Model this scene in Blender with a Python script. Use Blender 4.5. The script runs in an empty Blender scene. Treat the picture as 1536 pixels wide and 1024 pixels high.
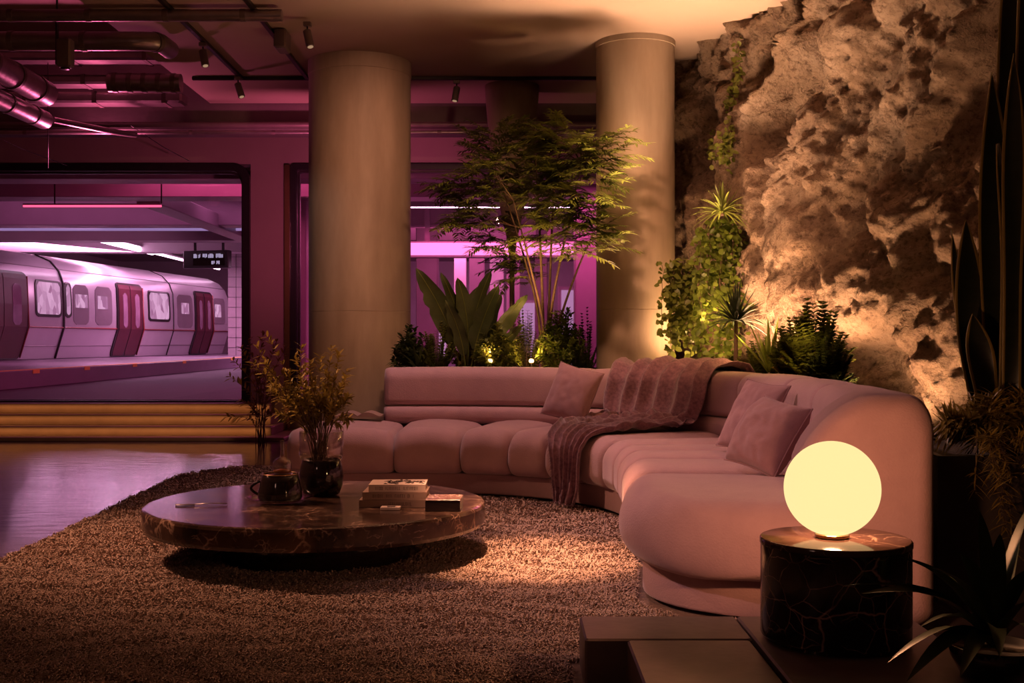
import bpy, math, random
import numpy as np
from mathutils import Vector, Matrix, noise
from mathutils.bvhtree import BVHTree

SC = bpy.context.scene
COL = SC.collection
F = 1700.0
CAMZ = 1.1
PI = math.pi
UP = Vector((0, 0, 1))


def P(px, py, d):
    return Vector(((px - 768) / F * d, d, CAMZ + (512 - py) / F * d))


def X(px, d):
    return (px - 768) / F * d


# ------------------------------------------------------------------ materials
MATS = {}


def nodes(name):
    m = bpy.data.materials.new(name)
    m.use_nodes = True
    nt = m.node_tree
    return m, nt, nt.nodes['Principled BSDF'], nt.nodes['Material Output']


def setp(b, **k):
    names = dict(rough='Roughness', metal='Metallic', spec='Specular IOR Level', sheen='Sheen Weight',
                 sheen_rough='Sheen Roughness', coat='Coat Weight', coat_rough='Coat Roughness', trans='Transmission Weight',
                 ior='IOR', sss='Subsurface Weight')
    for a, v in k.items():
        b.inputs[names[a]].default_value = v


def nmat(name, c1, c2, scale=3.0, rough=.6, metal=0.0, bump=.15, bscale=60.0, detail=6.0, stretch=(1, 1, 1),
         rough2=None, bdist=.01, **k):
    if name in MATS:
        return MATS[name]
    m, nt, b, out = nodes(name)
    N, L = nt.nodes, nt.links
    tc = N.new('ShaderNodeTexCoord')
    mp = N.new('ShaderNodeMapping')
    mp.inputs['Scale'].default_value = stretch
    L.new(tc.outputs['Object'], mp.inputs['Vector'])
    n1 = N.new('ShaderNodeTexNoise')
    n1.inputs['Scale'].default_value = scale
    n1.inputs['Detail'].default_value = detail
    n1.inputs['Roughness'].default_value = .62
    L.new(mp.outputs[0], n1.inputs['Vector'])
    cr = N.new('ShaderNodeValToRGB')
    cr.color_ramp.elements[0].position = .3
    cr.color_ramp.elements[1].position = .7
    cr.color_ramp.elements[0].color = (*c1, 1)
    cr.color_ramp.elements[1].color = (*c2, 1)
    L.new(n1.outputs['Fac'], cr.inputs[0])
    L.new(cr.outputs[0], b.inputs['Base Color'])
    setp(b, rough=rough, metal=metal, **k)
    if rough2 is not None:
        mr = N.new('ShaderNodeMapRange')
        mr.inputs['To Min'].default_value = rough
        mr.inputs['To Max'].default_value = rough2
        L.new(n1.outputs['Fac'], mr.inputs['Value'])
        L.new(mr.outputs[0], b.inputs['Roughness'])
    if bump:
        n2 = N.new('ShaderNodeTexNoise')
        n2.inputs['Scale'].default_value = bscale
        n2.inputs['Detail'].default_value = 4
        L.new(mp.outputs[0], n2.inputs['Vector'])
        bp = N.new('ShaderNodeBump')
        bp.inputs['Strength'].default_value = bump
        bp.inputs['Distance'].default_value = bdist
        L.new(n2.outputs['Fac'], bp.inputs['Height'])
        L.new(bp.outputs[0], b.inputs['Normal'])
    MATS[name] = m
    return m


def emit(name, col, strength):
    if name in MATS:
        return MATS[name]
    m, nt, b, out = nodes(name)
    b.inputs['Base Color'].default_value = (.02, .02, .02, 1)
    b.inputs['Emission Color'].default_value = (*col, 1)
    b.inputs['Emission Strength'].default_value = strength
    MATS[name] = m
    return m


def glassmat(name, tint=(.95, .93, .95), edge=.5, base=.05, rough=.02):
    if name in MATS:
        return MATS[name]
    m, nt, b, out = nodes(name)
    N, L = nt.nodes, nt.links
    N.remove(b)
    t = N.new('ShaderNodeBsdfTransparent')
    t.inputs[0].default_value = (*tint, 1)
    g = N.new('ShaderNodeBsdfGlossy')
    g.inputs['Roughness'].default_value = rough
    g.inputs['Color'].default_value = (1, 1, 1, 1)
    lw = N.new('ShaderNodeLayerWeight')
    lw.inputs['Blend'].default_value = .3
    mr = N.new('ShaderNodeMapRange')
    mr.inputs['To Min'].default_value = base
    mr.inputs['To Max'].default_value = edge
    L.new(lw.outputs['Facing'], mr.inputs['Value'])
    mx = N.new('ShaderNodeMixShader')
    L.new(mr.outputs[0], mx.inputs[0])
    L.new(t.outputs[0], mx.inputs[1])
    L.new(g.outputs[0], mx.inputs[2])
    L.new(mx.outputs[0], out.inputs['Surface'])
    MATS[name] = m
    return m


def marble(name, c_dark, c_mid, vein, vscale=6.0, vwidth=.02, rough=.12, brk=(.45, .62), warp=.5):
    m, nt, b, out = nodes(name)
    N, L = nt.nodes, nt.links
    tc = N.new('ShaderNodeTexCoord')
    n0 = N.new('ShaderNodeTexNoise')
    n0.inputs['Scale'].default_value = 5.5
    n0.inputs['Detail'].default_value = 8
    L.new(tc.outputs['Object'], n0.inputs['Vector'])
    cr = N.new('ShaderNodeValToRGB')
    cr.color_ramp.elements[0].position = .35
    cr.color_ramp.elements[1].position = .7
    cr.color_ramp.elements[0].color = (*c_dark, 1)
    cr.color_ramp.elements[1].color = (*c_mid, 1)
    L.new(n0.outputs['Fac'], cr.inputs[0])
    # distorted coordinates for the veins
    n1 = N.new('ShaderNodeTexNoise')
    n1.inputs['Scale'].default_value = 4
    n1.inputs['Detail'].default_value = 5
    L.new(tc.outputs['Object'], n1.inputs['Vector'])
    mixv = N.new('ShaderNodeMix')
    mixv.data_type = 'VECTOR'
    va = N.new('ShaderNodeVectorMath')
    va.operation = 'MULTIPLY_ADD'
    va.inputs[1].default_value = (warp * .35,) * 3
    L.new(n1.outputs['Color'], va.inputs[0])
    L.new(tc.outputs['Object'], va.inputs[2])
    masks = []
    for sc_, w in ((vscale, vwidth), (vscale * 2.3, vwidth * 1.2)):
        v = N.new('ShaderNodeTexVoronoi')
        v.feature = 'DISTANCE_TO_EDGE'
        v.inputs['Scale'].default_value = sc_
        L.new(va.outputs[0], v.inputs['Vector'])
        r = N.new('ShaderNodeValToRGB')
        r.color_ramp.elements[0].position = 0
        r.color_ramp.elements[0].color = (1, 1, 1, 1)
        r.color_ramp.elements[1].position = w
        r.color_ramp.elements[1].color = (0, 0, 0, 1)
        L.new(v.outputs['Distance'], r.inputs[0])
        # break the veins up
        nb = N.new('ShaderNodeTexNoise')
        nb.inputs['Scale'].default_value = sc_ * .7
        nb.inputs['Detail'].default_value = 3
        L.new(tc.outputs['Object'], nb.inputs['Vector'])
        rb = N.new('ShaderNodeValToRGB')
        rb.color_ramp.elements[0].position = brk[0]
        rb.color_ramp.elements[1].position = brk[1]
        L.new(nb.outputs['Fac'], rb.inputs[0])
        mu = N.new('ShaderNodeMath')
        mu.operation = 'MULTIPLY'
        L.new(r.outputs[0], mu.inputs[0])
        L.new(rb.outputs[0], mu.inputs[1])
        masks.append(mu)
    ad = N.new('ShaderNodeMath')
    ad.operation = 'ADD'
    ad.use_clamp = True
    L.new(masks[0].outputs[0], ad.inputs[0])
    h = N.new('ShaderNodeMath')
    h.operation = 'MULTIPLY'
    h.inputs[1].default_value = .6
    L.new(masks[1].outputs[0], h.inputs[0])
    L.new(h.outputs[0], ad.inputs[1])
    mx = N.new('ShaderNodeMix')
    mx.data_type = 'RGBA'
    L.new(ad.outputs[0], mx.inputs[0])
    L.new(cr.outputs[0], mx.inputs[6])
    mx.inputs[7].default_value = (*vein, 1)
    L.new(mx.outputs[2], b.inputs['Base Color'])
    setp(b, rough=rough)
    MATS[name] = m
    return m


# ------------------------------------------------------------------ mesh building
class MB:
    def __init__(s):
        s.v, s.f, s.m = [], [], []

    def face(s, idx, mi=0):
        s.f.append(tuple(idx))
        s.m.append(mi)

    def add(s, verts, faces, mi=0):
        o = len(s.v)
        s.v.extend(Vector(v) for v in verts)
        for f in faces:
            s.face([i + o for i in f], mi)
        return s

    def box(s, lo, hi, mi=0, bev=0.0, rot=0.0, c=None):
        x0, y0, z0 = lo
        x1, y1, z1 = hi
        if bev <= 0:
            vs = [(x0, y0, z0), (x1, y0, z0), (x1, y1, z0), (x0, y1, z0), (x0, y0, z1), (x1, y0, z1), (x1, y1, z1), (x0, y1, z1)]
            fs = [(3, 2, 1, 0), (4, 5, 6, 7), (0, 1, 5, 4), (1, 2, 6, 5), (2, 3, 7, 6), (3, 0, 4, 7)]
        else:
            b = min(bev, (x1 - x0) * .45, (y1 - y0) * .45, (z1 - z0) * .45)

            def ring(i, z):
                return [(x0 + i + b, y0 + i, z), (x1 - i - b, y0 + i, z), (x1 - i, y0 + i + b, z), (x1 - i, y1 - i - b, z),
                        (x1 - i - b, y1 - i, z), (x0 + i + b, y1 - i, z), (x0 + i, y1 - i - b, z), (x0 + i, y0 + i + b, z)]
            rings = [ring(b, z0), ring(0, z0 + b), ring(0, z1 - b), ring(b, z1)]
            vs = [p for r in rings for p in r]
            fs = [tuple(range(7, -1, -1)), tuple(24 + i for i in range(8))]
            for k in range(3):
                for i in range(8):
                    j = (i + 1) % 8
                    fs.append((k * 8 + i, k * 8 + j, k * 8 + 8 + j, k * 8 + 8 + i))
        if rot:
            if c is None:
                c = ((x0 + x1) / 2, (y0 + y1) / 2)
            ca, sa = math.cos(rot), math.sin(rot)
            vs = [(c[0] + (x - c[0]) * ca - (y - c[1]) * sa, c[1] + (x - c[0]) * sa + (y - c[1]) * ca, z) for x, y, z in vs]
        return s.add(vs, fs, mi)

    def lathe(s, c, prof, n=48, mi=0, cap0=True, cap1=True):
        """prof: list of (radius, z) above c"""
        o = len(s.v)
        for r, z in prof:
            for i in range(n):
                a = 2 * PI * i / n
                s.v.append(Vector((c[0] + r * math.cos(a), c[1] + r * math.sin(a), c[2] + z)))
        for k in range(len(prof) - 1):
            for i in range(n):
                j = (i + 1) % n
                s.face((o + k * n + i, o + k * n + j, o + k * n + n + j, o + k * n + n + i), mi)
        if cap0:
            s.face([o + i for i in range(n - 1, -1, -1)], mi)
        if cap1:
            k = len(prof) - 1
            s.face([o + k * n + i for i in range(n)], mi)
        return s

    def tube(s, pts, rad, n=8, mi=0, caps=True):
        pts = [Vector(p) for p in pts]
        if not hasattr(rad, '__len__'):
            rad = [rad] * len(pts)
        o = len(s.v)
        t0 = (pts[1] - pts[0]).normalized()
        ref = UP if abs(t0.z) < .9 else Vector((1, 0, 0))
        a = t0.cross(ref).normalized()
        for k, p in enumerate(pts):
            if k == 0:
                t = pts[1] - pts[0]
            elif k == len(pts) - 1:
                t = pts[-1] - pts[-2]
            else:
                t = pts[k + 1] - pts[k - 1]
            t = t.normalized()
            a = (a - t * a.dot(t))
            if a.length < 1e-6:
                a = t.orthogonal()
            a.normalize()
            b = t.cross(a)
            for i in range(n):
                w = 2 * PI * i / n
                s.v.append(p + (a * math.cos(w) + b * math.sin(w)) * rad[k])
        for k in range(len(pts) - 1):
            for i in range(n):
                j = (i + 1) % n
                s.face((o + k * n + i, o + k * n + j, o + k * n + n + j, o + k * n + n + i), mi)
        if caps:
            s.face([o + i for i in range(n - 1, -1, -1)], mi)
            k = len(pts) - 1
            s.face([o + k * n + i for i in range(n)], mi)
        return s

    def rings(s, rs, mi=0, cap0=True, cap1=True, closed=True):
        """loft equal-length rings of points"""
        o = len(s.v)
        n = len(rs[0])
        for r in rs:
            s.v.extend(Vector(p) for p in r)
        for k in range(len(rs) - 1):
            for i in range(n if closed else n - 1):
                j = (i + 1) % n
                s.face((o + k * n + i, o + k * n + j, o + k * n + n + j, o + k * n + n + i), mi)
        if cap0:
            s.face([o + i for i in range(n - 1, -1, -1)], mi)
        if cap1:
            k = len(rs) - 1
            s.face([o + k * n + i for i in range(n)], mi)
        return s

    def blade(s, base, d, L, W, droop=.0, up=UP, n=5, fold=.25, shape=0, mi=0, edge=None):
        """one leaf: a folded strip from base along d; shape 0 strap, 1 lance, 2 oval"""
        d = Vector(d).normalized()
        side = d.cross(up)
        if side.length < 1e-4:
            side = d.orthogonal()
        side.normalize()
        nrm = side.cross(d).normalized()
        o = len(s.v)
        prev = None
        for k in range(n + 1):
            t = k / n
            p = base + d * (L * t) + Vector((0, 0, -1)) * (droop * L * t * t)
            if shape == 0:
                w = W * min(1, .55 + 1.4 * t) * (1 - t ** 3.0)
            elif shape == 1:
                w = W * math.sin(PI * min(1, .08 + .92 * t)) ** .75 * (1 - .25 * t)
            else:
                w = W * math.sin(PI * t) ** .55 if 0 < t < 1 else .03 * W
            w = max(w, W * .03) * .5
            s.v.append(p - side * w + nrm * (fold * w))
            s.v.append(p)
            s.v.append(p + side * w + nrm * (fold * w))
        for k in range(n):
            a = o + k * 3
            s.face((a, a + 1, a + 4, a + 3), mi)
            s.face((a + 1, a + 2, a + 5, a + 4), mi)
        return s

    def build(s, name, mats, parent=None, smooth=True, flat_angle=None):
        if not isinstance(mats, (list, tuple)):
            mats = [mats]
        off = Vector((0, 0, 0))
        q = parent
        while q is not None:
            off += q.location
            q = q.parent
        if parent is None:
            xs = [v.x for v in s.v]
            ys = [v.y for v in s.v]
            off = Vector(((min(xs) + max(xs)) / 2, (min(ys) + max(ys)) / 2, min(v.z for v in s.v)))
        me = bpy.data.meshes.new(name)
        me.from_pydata([tuple(v - off) for v in s.v], [], s.f)
        for m in mats:
            me.materials.append(m)
        me.polygons.foreach_set('material_index', s.m)
        me.polygons.foreach_set('use_smooth', [smooth] * len(s.f))
        me.update()
        if smooth and flat_angle is not None:
            me.set_sharp_from_angle(angle=math.radians(flat_angle))
        o = bpy.data.objects.new(name, me)
        COL.objects.link(o)
        if parent is None:
            o.location = off
        else:
            o.parent = parent
        return o


def tag(o, label=None, cat=None, group=None, kind=None):
    if label:
        o['label'] = label
    if cat:
        o['category'] = cat
    if group:
        o['group'] = group
    if kind:
        o['kind'] = kind
    return o


def thing(name, label, cat, loc, group=None):
    o = bpy.data.objects.new(name, None)
    o.empty_display_size = .1
    COL.objects.link(o)
    o.location = loc
    return tag(o, label, cat, group)


def structure(name, mb, m, label=None, smooth=False, **k):
    o = mb.build(name, m, None, smooth=smooth, **k)
    o['kind'] = 'structure'
    if label:
        o['label'] = label
    return o


def rrect(n0, n1, z0, z1, r, seg=5):
    """rounded rectangle in (n,z); r = radii for corners (n0,z0),(n1,z0),(n1,z1),(n0,z1)"""
    if not hasattr(r, '__len__'):
        r = (r,) * 4
    mx = min(n1 - n0, z1 - z0) * .499
    cs = [(n0, z0, 1, 1, PI), (n1, z0, -1, 1, 1.5 * PI), (n1, z1, -1, -1, 0), (n0, z1, 1, -1, .5 * PI)]
    pts = []
    for (cn, cz, sn, sz, a0), rr in zip(cs, r):
        rr = max(min(rr, mx), .0005)
        for k in range(seg + 1):
            a = a0 + (PI / 2) * k / seg
            pts.append((cn + sn * rr + rr * math.cos(a), cz + sz * rr + rr * math.sin(a)))
    return pts


def light(kind, name, loc, power, col, aim=None, size=.1, size_y=None, spot=60, blend=.5):
    d = bpy.data.lights.new(name, kind)
    d.energy = power
    d.color = col
    if kind == 'AREA':
        d.size = size
        if size_y:
            d.shape = 'RECTANGLE'
            d.size_y = size_y
    else:
        d.shadow_soft_size = size
    if kind == 'SPOT':
        d.spot_size = math.radians(spot)
        d.spot_blend = blend
    o = bpy.data.objects.new(name, d)
    COL.objects.link(o)
    o.location = loc
    if aim is not None:
        o.rotation_euler = (Vector(aim) - Vector(loc)).to_track_quat('-Z', 'Y').to_euler()
    return o


# ------------------------------------------------------------------ palette
M_conc = nmat('concrete column', (.25, .185, .135), (.41, .32, .245), scale=2.2, rough=.62, bump=.12, bscale=35, stretch=(1.6, 1.6, .35), bdist=.006)
M_plaster = nmat('ceiling plaster', (.40, .29, .23), (.43, .32, .26), scale=1.2, rough=.8, bump=.05, bscale=25)
M_wall = nmat('painted wall', (.34, .24, .215), (.39, .28, .245), scale=1.5, rough=.6, bump=.08, bscale=20)
M_dconc = nmat('dark concrete', (.11, .085, .085), (.17, .13, .125), scale=2, rough=.55, bump=.12, bscale=25)
M_floor = nmat('polished floor', (.055, .04, .045), (.085, .06, .065), scale=1.6, rough=.08, rough2=.2, bump=.22, bscale=4, bdist=.012, spec=.6, stretch=(1, 2.2, 1))
M_sfloor = nmat('station floor', (.05, .036, .052), (.10, .072, .105), scale=.9, rough=.5, rough2=.75, bump=.12, bscale=3, spec=.18, stretch=(.5, 2.5, 1))
M_step = nmat('stone step', (.24, .17, .12), (.31, .225, .16), scale=4, rough=.5, bump=.12, bscale=45)
M_black = nmat('black frame', (.012, .009, .010), (.02, .015, .017), scale=8, rough=.32, bump=.03)
M_dmetal = nmat('dark metal', (.03, .022, .022), (.05, .036, .036), scale=10, rough=.4, metal=.6, bump=.03)
M_duct = nmat('galvanised duct', (.30, .25, .25), (.42, .35, .35), scale=5, rough=.34, metal=.85, bump=.25, bscale=14, bdist=.01)
M_pipe = nmat('painted pipe', (.15, .11, .105), (.20, .15, .14), scale=6, rough=.42, metal=.3, bump=.05)
M_velvet = nmat('dusty pink velvet', (.40, .245, .255), (.45, .28, .285), scale=9, rough=.85, bump=.5, bscale=130, bdist=.004, sheen=.35, sheen_rough=.4, spec=.2)
M_pillow = nmat('mauve linen', (.34, .19, .20), (.40, .23, .235), scale=14, rough=.9, bump=.4, bscale=180, bdist=.003, sheen=.25, spec=.15)
M_throw = nmat('plum wool', (.15, .070, .092), (.30, .158, .19), scale=45, rough=.95, bump=.7, bscale=160, bdist=.004, sheen=.4, spec=.1, detail=3)
M_rug = nmat('rug backing', (.16, .11, .09), (.22, .155, .125), scale=30, rough=1, bump=.6, bscale=90, spec=.05)
M_pile = nmat('rug pile', (.34, .235, .185), (.46, .33, .265), scale=40, rough=1, bump=0, spec=.05, sheen=.2)
M_stone = nmat('grey stone slab', (.09, .064, .060), (.17, .125, .115), scale=3.5, rough=.42, bump=.1, bscale=30)
M_table = marble('brown marble', (.018, .010, .008), (.085, .045, .032), (.40, .26, .19), vscale=8, vwidth=.06, rough=.15, brk=(.5, .66), warp=.9)
M_bmarble = marble('black marble', (.010, .006, .006), (.022, .013, .012), (.60, .40, .32), vscale=5.0, vwidth=.016, rough=.12, brk=(.36, .56), warp=.35)
M_gloss = nmat('black glaze', (.010, .006, .006), (.016, .010, .010), scale=5, rough=.07, bump=0, spec=.7)
M_gold = nmat('brass', (.45, .27, .14), (.5, .3, .16), scale=9, rough=.25, metal=1, bump=0)
M_glass = glassmat('clear glass', (.93, .90, .90), edge=.75, base=.05)
M_pane = glassmat('window glass', (.96, .93, .96), edge=.35, base=.035, rough=.01)
M_liq = nmat('amber liquid', (.25, .08, .02), (.3, .1, .03), rough=.1, bump=0)
M_soil = nmat('dark soil', (.02, .013, .008), (.035, .024, .015), scale=20, rough=1, bump=.8, bscale=50)
M_planter = nmat('charcoal planter', (.035, .028, .026), (.05, .04, .036), scale=4, rough=.5, bump=.05)
def leafmat(name, c1, c2, scale=6, tl=.4, rough=.42):
    m = nmat(name, c1, c2, scale=scale, rough=rough, bump=0, spec=.4)
    nt = m.node_tree
    N, L = nt.nodes, nt.links
    b, out = N['Principled BSDF'], N['Material Output']
    t = N.new('ShaderNodeBsdfTranslucent')
    src = b.inputs['Base Color'].links[0].from_socket
    L.new(src, t.inputs['Color'])
    mx = N.new('ShaderNodeMixShader')
    mx.inputs[0].default_value = tl
    L.new(b.outputs[0], mx.inputs[1])
    L.new(t.outputs[0], mx.inputs[2])
    L.new(mx.outputs[0], out.inputs['Surface'])
    return m


G_mid = leafmat('mid green leaf', (.11, .14, .02), (.20, .22, .04))
G_lime = leafmat('bright green leaf', (.10, .15, .015), (.20, .25, .04), 8)
G_dark = leafmat('deep green leaf', (.035, .052, .015), (.07, .088, .025), 6, .3)
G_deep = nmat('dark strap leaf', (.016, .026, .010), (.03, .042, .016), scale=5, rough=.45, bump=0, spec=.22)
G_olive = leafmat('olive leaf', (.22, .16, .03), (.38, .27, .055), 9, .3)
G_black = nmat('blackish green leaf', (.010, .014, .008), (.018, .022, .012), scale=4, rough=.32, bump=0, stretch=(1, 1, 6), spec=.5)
G_edge = nmat('yellow leaf margin', (.16, .12, .03), (.22, .16, .04), scale=6, rough=.4, bump=0)
M_bark = nmat('brown bark', (.09, .05, .03), (.15, .085, .05), scale=20, rough=.8, bump=.4, bscale=70)
M_paper = nmat('cream paper', (.55, .42, .36), (.62, .48, .41), scale=10, rough=.7, bump=0)
M_paper2 = nmat('tan book cloth', (.26, .17, .135), (.30, .195, .155), scale=10, rough=.7, bump=.1, bscale=200)
M_paper3 = nmat('brown book cloth', (.19, .115, .09), (.22, .135, .105), scale=10, rough=.7, bump=.1, bscale=200)
M_ink = nmat('dark ink', (.03, .015, .012), (.05, .025, .02), rough=.7, bump=0)
M_train = nmat('brushed train body', (.50, .44, .50), (.56, .50, .56), scale=2, rough=.30, metal=.35, bump=.02, spec=.6)
M_tdoor = nmat('maroon train door', (.07, .014, .024), (.10, .02, .035), scale=3, rough=.4, bump=0, spec=.3)
M_tpanel = nmat('grey train panel', (.22, .17, .20), (.27, .21, .25), scale=3, rough=.3, metal=.2, bump=0)
M_redtrim = nmat('red trim', (.22, .025, .03), (.28, .035, .04), rough=.35, bump=0)
M_tile = nmat('station wall', (.34, .27, .31), (.40, .32, .37), scale=2, rough=.4, bump=.05)
M_yel = nmat('yellow edge', (.85, .46, .07), (.95, .54, .09), scale=6, rough=.5, bump=.1)


# rock, rug-cover and window-interior materials -------------------------------
def rock_mat():
    m, nt, b, out = nodes('tan rock')
    N, L = nt.nodes, nt.links
    tc = N.new('ShaderNodeTexCoord')
    n1 = N.new('ShaderNodeTexNoise')
    n1.inputs['Scale'].default_value = 1.3
    n1.inputs['Detail'].default_value = 9
    n1.inputs['Roughness'].default_value = .68
    L.new(tc.outputs['Object'], n1.inputs['Vector'])
    cr = N.new('ShaderNodeValToRGB')
    e = cr.color_ramp.elements
    e[0].position, e[1].position = .34, .68
    e[0].color, e[1].color = (.15, .092, .066, 1), (.40, .30, .235, 1)
    x = e.new(.5)
    x.color = (.29, .20, .14, 1)
    L.new(n1.outputs['Fac'], cr.inputs[0])
    # dark mineral flecks
    n3 = N.new('ShaderNodeTexNoise')
    n3.inputs['Scale'].default_value = 22
    n3.inputs['Detail'].default_value = 6
    n3.inputs['Roughness'].default_value = .75
    L.new(tc.outputs['Object'], n3.inputs['Vector'])
    c3 = N.new('ShaderNodeValToRGB')
    c3.color_ramp.elements[0].position = .36
    c3.color_ramp.elements[0].color = (.35, .3, .27, 1)
    c3.color_ramp.elements[1].position = .5
    c3.color_ramp.elements[1].color = (1, 1, 1, 1)
    L.new(n3.outputs['Fac'], c3.inputs[0])
    mx = N.new('ShaderNodeMix')
    mx.data_type = 'RGBA'
    mx.blend_type = 'MULTIPLY'
    mx.inputs[0].default_value = .8
    L.new(cr.outputs[0], mx.inputs[6])
    L.new(c3.outputs[0], mx.inputs[7])
    L.new(mx.outputs[2], b.inputs['Base Color'])
    setp(b, rough=.85, spec=.25)
    n2 = N.new('ShaderNodeTexNoise')
    n2.inputs['Scale'].default_value = 14
    n2.inputs['Detail'].default_value = 10
    n2.inputs['Roughness'].default_value = .7
    L.new(tc.outputs['Object'], n2.inputs['Vector'])
    bp = N.new('ShaderNodeBump')
    bp.inputs['Strength'].default_value = 1.0
    bp.inputs['Distance'].default_value = .09
    L.new(n2.outputs['Fac'], bp.inputs['Height'])
    L.new(bp.outputs[0], b.inputs['Normal'])
    return m


M_rock = rock_mat()


def window_mat(name, strength, c1, c2, scale=6.0):
    m, nt, b, out = nodes(name)
    N, L = nt.nodes, nt.links
    tc = N.new('ShaderNodeTexCoord')
    v = N.new('ShaderNodeTexVoronoi')
    v.inputs['Scale'].default_value = scale
    mp = N.new('ShaderNodeMapping')
    mp.inputs['Scale'].default_value = (1, 1, .6)
    L.new(tc.outputs['Object'], mp.inputs['Vector'])
    L.new(mp.outputs[0], v.inputs['Vector'])
    cr = N.new('ShaderNodeValToRGB')
    cr.color_ramp.elements[0].position = .2
    cr.color_ramp.elements[0].color = (*c1, 1)
    cr.color_ramp.elements[1].position = .75
    cr.color_ramp.elements[1].color = (*c2, 1)
    L.new(v.outputs['Color'], cr.inputs[0])
    L.new(cr.outputs[0], b.inputs['Emission Color'])
    b.inputs['Emission Strength'].default_value = strength
    b.inputs['Base Color'].default_value = (.05, .04, .05, 1)
    setp(b, rough=.2)
    return m


M_litwin = window_mat('lit carriage window', .85, (.42, .17, .33), (.88, .50, .76))

# ------------------------------------------------------------------ camera, world, view
cam_d = bpy.data.cameras.new('camera')
cam_d.sensor_width = 36
cam_d.lens = 36 * F / 1536
cam_d.clip_start, cam_d.clip_end = .05, 200
cam = bpy.data.objects.new('camera', cam_d)
cam.location = (0, 0, CAMZ)
cam.rotation_euler = (PI / 2, 0, 0)
COL.objects.link(cam)
SC.camera = cam
w = bpy.data.worlds.new('World')
SC.world = w
w.use_nodes = True
w.node_tree.nodes['Background'].inputs[0].default_value = (.5, .22, .25, 1)
w.node_tree.nodes['Background'].inputs[1].default_value = .004
SC.view_settings.view_transform = 'Standard'
SC.view_settings.look = 'None'
SC.view_settings.exposure = 0
SC.view_settings.gamma = 1
SC.view_settings.use_curve_mapping = False
SC.cycles.use_denoising = True
SC.cycles.max_bounces = 7
SC.cycles.diffuse_bounces = 3
SC.cycles.glossy_bounces = 3
SC.cycles.transparent_max_bounces = 12
SC.cycles.sample_clamp_indirect = 4
SC.cycles.caustics_reflective = False
SC.cycles.caustics_refractive = False

# ------------------------------------------------------------------ the room
CZ = 3.6
structure('floor', MB().box((-6.6, -1.5, -.2), (4.6, 13.7, 0)), M_floor)
structure('wall_left', MB().box((-6.8, -1.5, 0), (-6.6, 13.7, 4.4)), M_wall)
structure('wall_rear', MB().box((-6.8, -1.7, 0), (4.8, -1.5, 4.4)), M_wall)
mb = MB()
mb.box((-3.17, -1.5, CZ), (4.8, 11.9, CZ + .45))
mb.box((-6.8, -1.5, 4.2), (-3.17, 11.9, 4.4))
mb.box((-6.8, 11.9, 4.2), (4.8, 13.9, 4.4))
structure('ceiling', mb, M_plaster, 'pale plaster ceiling with a lower slab over the sofa')
# deep beam behind the ceiling edge
structure('trim_1', MB().box((-6.6, 11.92, 3.32), (4.8, 12.35, 4.19), bev=.01), M_dconc, 'dark concrete cross beam behind the ceiling edge')

# window wall at d = 13.7
WD = 13.7
o1l, o1r, otop, obot = -7.4, X(376, WD), P(0, 246, WD).z, .367
o2l, o2r = X(437, WD), 2.3
mb = MB()
mb.box((-6.8, WD, otop), (5.0, WD + .25, 4.2))
mb.box((o1r, WD, 0), (o2l, WD + .25, otop))
mb.box((o2r, WD, 0), (5.0, WD + .25, otop))
mb.box((o2l, WD, 0), (o2r, WD + .25, obot))
structure('wall_back', mb, M_wall, 'painted wall between and above the station windows')


def window(name, x0, x1, z0, z1, rr, fw, label):
    d0, d1 = WD - .06, WD + .2
    out_ = rrect(x0, x1, z0, z1, (.002, .002, rr, rr), 6)
    inn = rrect(x0 + fw, x1 - fw, z0 + .02, z1 - fw, (.002, .002, rr * .8, rr * .8), 6)
    r = thing(name, label, 'window', ((x0 + x1) / 2, WD, z0))
    del r['category']
    r['kind'] = 'structure'
    m = MB()
    n = len(out_)
    rs = [[(a, d0, b) for a, b in out_], [(a, d1, b) for a, b in out_], [(a, d1, b) for a, b in inn], [(a, d0, b) for a, b in inn], [(a, d0, b) for a, b in out_]]
    m.rings(rs, cap0=False, cap1=False)
    m.build('frame', M_black, r, smooth=False)
    # inner gasket line
    i2 = rrect(x0 + fw + .001, x1 - fw - .001, z0 + .021, z1 - fw - .001, (.002, .002, rr * .8, rr * .8), 6)
    i3 = rrect(x0 + fw + .03, x1 - fw - .03, z0 + .03, z1 - fw - .03, (.002, .002, rr * .7, rr * .7), 6)
    m = MB().rings([[(a, WD + .02, b) for a, b in i2], [(a, WD + .02, b) for a, b in i3], [(a, WD + .08, b) for a, b in i3]], cap0=False, cap1=False)
    m.build('gasket', M_dmetal, r, smooth=False)
    m = MB().box((x0 + fw + .02, WD + .05, z0 + .025), (x1 - fw - .02, WD + .06, z1 - fw - .02))
    m.build('pane', M_pane, r, smooth=False)
    return r


window('window_1', o1l, o1r, obot, otop, .19, .085, 'wide black framed window with rounded corner facing the train')
window('window_2', o2l, o2r, obot, otop, .04, .07, 'black framed window behind the bamboo and the columns')
# slim trims on the pier between the windows
structure('trim_2', MB().box((X(429, WD), WD - .10, .04), (o2l - .002, WD - .062, otop - .02)), M_gold, 'thin brass strip at the left edge of the second window')

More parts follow.
